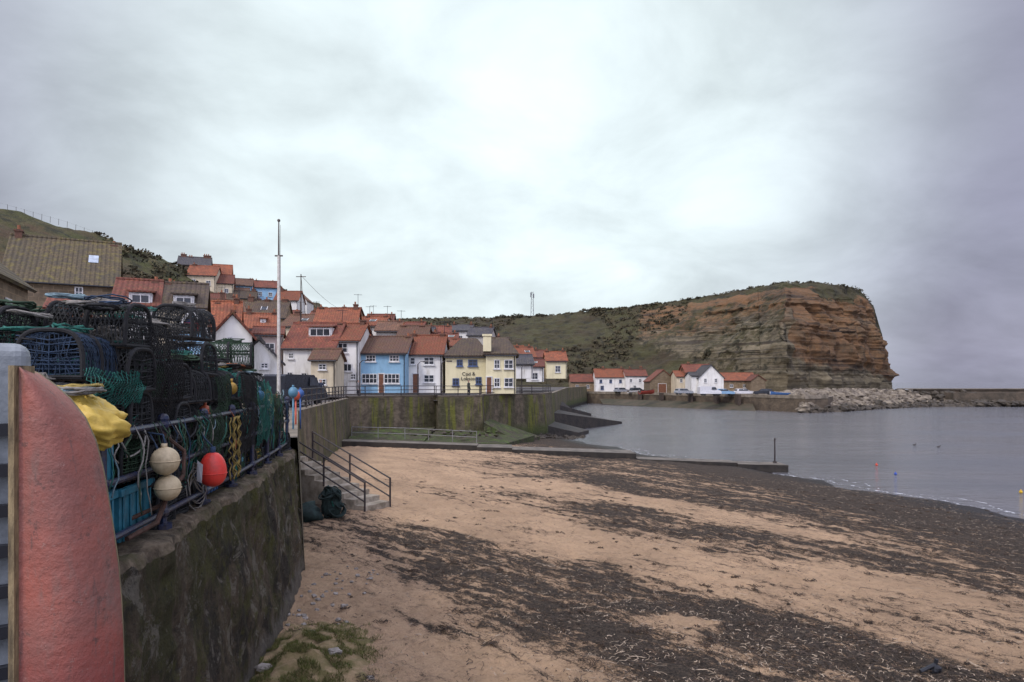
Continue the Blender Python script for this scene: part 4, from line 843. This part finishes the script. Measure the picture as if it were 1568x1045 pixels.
for i,(y,z,c) in enumerate(((7.4,5.2,(.5,.42,.25)),(9.0,5.6,(.45,.10,.04)),(11.1,5.5,(.5,.42,.25)),(12.6,5.75,(.08,.2,.4)),(10.4,5.9,(.55,.33,.05)),(13.6,5.5,(.5,.42,.25)),(14.6,5.6,(.5,.12,.05)))):
    b=MB(); x=wx(y)-.30; b.ball((x,y,z),.085,.085,.095,nu=14,nv=10); b.tube([(x,y,z+.08),(x,y,z+.15)],.02,6); b.build('small_net_float',M('float_plastic',c,rough=.5),smooth=True)
YC=M('yellow_oilskin',(.74,.53,.10),(.56,.38,.06),5,.5,.4,10)
b=MB(); cx,cy,cz=X(116,5.0),5.05,Z(640,5.0); nu,nv=64,40; vs=[];fs=[]
for j in range(nv+1):
    th=math.pi*j/nv
    for i in range(nu):
        ph=2*math.pi*i/nu; x_,y_,z_=math.sin(th)*math.cos(ph),math.sin(th)*math.sin(ph),math.cos(th); q=1+.28*fr(x_*1.6,y_*1.6,z_*1.6+4)-.20*abs(nz(x_*4+z_*3,y_*4,z_*2))+.05*math.sin(ph*9+z_*5)
        vs.append((cx+x_*.30*q,cy+y_*.3*q,cz+z_*.2*q-.10*max(0,x_)))
for j in range(nv):
    for i in range(nu): fs.append((j*nu+i,(j+1)*nu+i,(j+1)*nu+(i+1)%nu,j*nu+(i+1)%nu))
b.add(vs,fs)
for q in range(7): loops(b,(cx+U(-.15,.08),cy+U(-.18,0),cz+.20+U(-.01,.03)),U(.08,.15),4,.009,1+q%3,.4,V(U(-.2,.2),U(-.2,.2),1))
b.build('yellow_oilskin_bag',[YC,RLB,RYE,RGY],smooth=True)
lc=(X(48,2.6),2.6); b=MB(); b.box(-1.3,0,0,.8,4.45,Z(526,2.6)); o=b.build('grey_fish_locker',M('grey_plastic',(.27,.30,.31),(.15,.17,.18),5,.5,.3),loc=(lc[0],lc[1],0),rot=(0,0,math.radians(37))); md=o.modifiers.new('bevel','BEVEL'); md.width=.05; md.segments=4
b=MB()
for i in range(9): z=4.6+i*.15; b.box(-1.25,-.04,-.04,-.003,z,z+.045)
b.build('locker_slats',DKP,o)
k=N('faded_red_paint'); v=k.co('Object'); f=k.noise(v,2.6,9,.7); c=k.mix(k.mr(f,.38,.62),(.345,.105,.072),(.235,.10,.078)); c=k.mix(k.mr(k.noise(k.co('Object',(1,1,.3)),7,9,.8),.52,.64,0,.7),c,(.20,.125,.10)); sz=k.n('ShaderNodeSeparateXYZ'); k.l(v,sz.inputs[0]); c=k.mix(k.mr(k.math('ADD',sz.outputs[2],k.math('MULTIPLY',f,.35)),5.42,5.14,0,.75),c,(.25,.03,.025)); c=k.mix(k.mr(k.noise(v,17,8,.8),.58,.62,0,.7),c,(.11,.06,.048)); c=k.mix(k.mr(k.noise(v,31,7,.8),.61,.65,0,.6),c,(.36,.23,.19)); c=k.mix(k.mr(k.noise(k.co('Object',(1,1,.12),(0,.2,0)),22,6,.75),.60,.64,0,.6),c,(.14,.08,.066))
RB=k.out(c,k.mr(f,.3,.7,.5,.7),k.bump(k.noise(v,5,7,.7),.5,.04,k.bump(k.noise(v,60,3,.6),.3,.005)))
PLY=M('board_edge_ply',(.30,.23,.12),(.10,.075,.04),30,.8,.4,st=(1,1,.2))
d=2.1; out=[(34,562),(60,572),(84,590),(108,612),(130,640),(146,675),(157,715),(166,765),(174,815),(181,865),(186,920),(189,980),(191,1060),(192,1200)]
b=MB(); nC=12; rows=[]; n=len(out)
for (ox,oy) in out:
    row=[]
    for i in range(nC+1):
        t=i/nC; px=lerp(29,ox,t); dd=d+.16*t*t-.03*math.sin(t*3.1)
        row.append(V(X(px,dd),dd,Z(oy,dd)))
    rows.append(row)
for i in range(n-1):
    for j in range(nC): 
        a,b2,c2,d2=rows[i][j],rows[i][j+1],rows[i+1][j+1],rows[i+1][j]; b.add([a,d2,c2,b2],[(0,1,2,3)],0); o_=V(-.02,.04,0); b.add([a+o_,b2+o_,c2+o_,d2+o_],[(0,1,2,3)],1)
    for a,c2 in ((rows[i][0],rows[i+1][0]),(rows[i][-1],rows[i+1][-1])): b.add([a,c2,c2+V(-.02,.04,0),a+V(-.02,.04,0)],[(0,1,2,3)],1)
for j in range(nC): a,c2=rows[0][j],rows[0][j+1]; b.add([a,c2,c2+V(-.02,.04,0),a+V(-.02,.04,0)],[(0,1,2,3)],1)
b.box(X(20,d),X(29,d),d-.02,d+.07,Z(1200,d),Z(560,d),1)
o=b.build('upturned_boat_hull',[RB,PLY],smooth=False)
bm=bmesh.new(); bm.from_mesh(o.data); bmesh.ops.remove_doubles(bm,verts=bm.verts,dist=.0005)
for f_ in bm.faces: f_.smooth=(f_.material_index==0)
bm.to_mesh(o.data); bm.free()

b=MB(); 
for i in range(22): loops(b,(-5.75+U(-.2,.2),21.9+U(-.2,.2),bz(-6,22)+.75+U(-.6,.35)),U(.12,.26),3,.017,random.choice((0,1,0,0)))
b.ball((-5.8,22,bz(-6,22)+.45),.33,.3,.55,0,14,10,.5); b.ball((-6.5,21.5,bz(-6.7,21.5)+.2),.5,.4,.35,0,14,10,.5); b.build('net_bundle',[rope((.02,.045,.04)),RTE],smooth=True)
b=MB(); GB=[M('grass_blades',(.10,.125,.022),(.06,.07,.016),6,.9),M('grass_dry',(.20,.175,.06),(.12,.10,.035),6,.9)]
def mz(x,y): 
    q=math.exp(-(((x+3.25)/.75)**2+((y-10.3)/1.5)**2)); return bz(x,y)+.32*q-.03
vs=[];n1=60
for j in range(n1+1):
    for i in range(n1+1):
        x=-4.3+2.9*i/n1; y=8.4+4.0*j/n1; vs.append((x,y,mz(x,y)+.05*nz(x*4,y*4)-.02))
b.add(vs,[(j*(n1+1)+i,j*(n1+1)+i+1,(j+1)*(n1+1)+i+1,(j+1)*(n1+1)+i) for j in range(n1) for i in range(n1)],2)
for _ in range(34000):
    x=random.gauss(-3.2,.6); y=random.gauss(10.3,.95); 
    if not(-4.2<x<-1.5 and 8.6<y<12.3) or nz(x*3.2,y*3.2,5)<-.02: continue
    z=mz(x,y)-.01; h=U(.02,.075); a=U(0,6.28); w=.005; lx_,ly_=U(-.05,.05),U(-.05,.05)
    b.add([(x-w*math.cos(a),y-w*math.sin(a),z),(x+w*math.cos(a),y+w*math.sin(a),z),(x+lx_,y+ly_,z+h)],[(0,1,2)],0 if R()<.6 else 1)
b.build('grass_mound',GB+[M('mound_soil',(.12,.10,.035),(.28,.20,.11),4,.95,.8,12)])
b=MB()
for (x,y,r) in ((-2.75,10.55,.13),(-3.6,9.9,.12),(-2.1,10.1,.07),(-3.4,11.6,.08),(-1.6,9.6,.05)): b.ball((x,y,mz(x,y)+.02),r,r*.7,r*.45,0,12,8,.5)
for _ in range(90): x=U(-4.3,-3.0); y=U(9,16); r=U(.02,.06); b.ball((x-.0,y,bz(x,y)+.02),r,r*.8,r*.6,0,8,6,.5)
b.build('beach_stones',M('pale_stone',(.36,.33,.29),(.2,.18,.15),8,.8,.3))
b=MB(); x,y=X(1432,10.9),10.9; z=bz(x,y); b.ball((x,y,z+.03),.09,.06,.09,0,12,8,.4); b.tube([(x-.3,y-.1,z+.05),(x,y,z+.12)],.03,6); b.tube([(x,y,z+.1),(x+.02,y,z+.2)],.03,7); b.build('dark_beach_lump',DKP)  # small dark rock-like lump with stubs, lying on the sand

# ---------------- world, sun, camera ----------------
w=bpy.data.worlds.new('World'); sc.world=w; w.use_nodes=True; t=w.node_tree; bg=t.nodes['Background']
class WN(N):
    def __init__(s): s.t=t
k=WN(); sky=k.n('ShaderNodeTexSky'); sky.sky_type='NISHITA'; sky.sun_disc=False; sdv=V(-.45,-.5,.74).normalized(); sky.sun_elevation=math.asin(sdv.z); sky.sun_rotation=math.atan2(sdv.x,sdv.y)%(2*math.pi); sky.dust_density=4
tc=k.n('ShaderNodeTexCoord'); nm=k.n('ShaderNodeVectorMath'); nm.operation='NORMALIZE'; k.l(tc.outputs['Generated'],nm.inputs[0]); sx=k.n('ShaderNodeSeparateXYZ'); k.l(nm.outputs[0],sx.inputs[0])
dt=k.n('ShaderNodeVectorMath'); dt.operation='DOT_PRODUCT'; k.l(nm.outputs[0],dt.inputs[0]); dt.inputs[1].default_value=V(-60,1045,330).normalized()
zz=k.math('ADD',k.math('MAXIMUM',sx.outputs[2],0),.34); dv=k.n('ShaderNodeVectorMath'); dv.operation='DIVIDE'; cb=k.n('ShaderNodeCombineXYZ')
for i in range(3): k.l(zz,cb.inputs[i])
k.l(nm.outputs[0],dv.inputs[0]); k.l(cb.outputs[0],dv.inputs[1])
n1_=k.noise(dv.outputs[0],2.6,8,.55,.3); n2_=k.noise(dv.outputs[0],.9,3,.5)
gf=k.mr(dt.outputs['Value'],.77,.985,0,1,True); gf=k.math('ADD',gf,k.math('MULTIPLY',k.math('SUBTRACT',n2_,.5),.55))
gc=k.math('MINIMUM',k.math('MAXIMUM',gf,0),1)
col=k.mix(gc,(3.5,3.5,4.6),(9.3,10.5,10.8)); mu=k.mr(n1_,.3,.7,.78,1.16); col=k.mix(1,col,mu,'MULTIPLY')
col=k.mix(1,col,k.mr(sx.outputs[2],.5,.85,1,2.2),'MULTIPLY'); col=k.mix(1,col,k.mr(sx.outputs[1],.3,-.5,1,3.0),'MULTIPLY')
col=k.mix(.1,col,sky.outputs[0]); k.l(col,bg.inputs[0]); bg.inputs[1].default_value=.1
sl=bpy.data.lights.new('sun','SUN'); sl.energy=1.5; sl.angle=math.radians(10); sl.color=(1,.93,.82); so=bpy.data.objects.new('sun',sl); so.rotation_euler=(-sdv).to_track_quat('-Z','Y').to_euler(); sc.collection.objects.link(so)
cam=bpy.data.cameras.new('camera'); co=bpy.data.objects.new('camera',cam); sc.collection.objects.link(co); co.location=(0,0,HC); co.rotation_euler=(math.pi/2,0,0); cam.lens=24; cam.sensor_width=36; cam.shift_y=.0399; cam.clip_start=.05; cam.clip_end=12000; sc.camera=co
sc.view_settings.view_transform='Standard'; sc.view_settings.look='None'; sc.view_settings.exposure=0
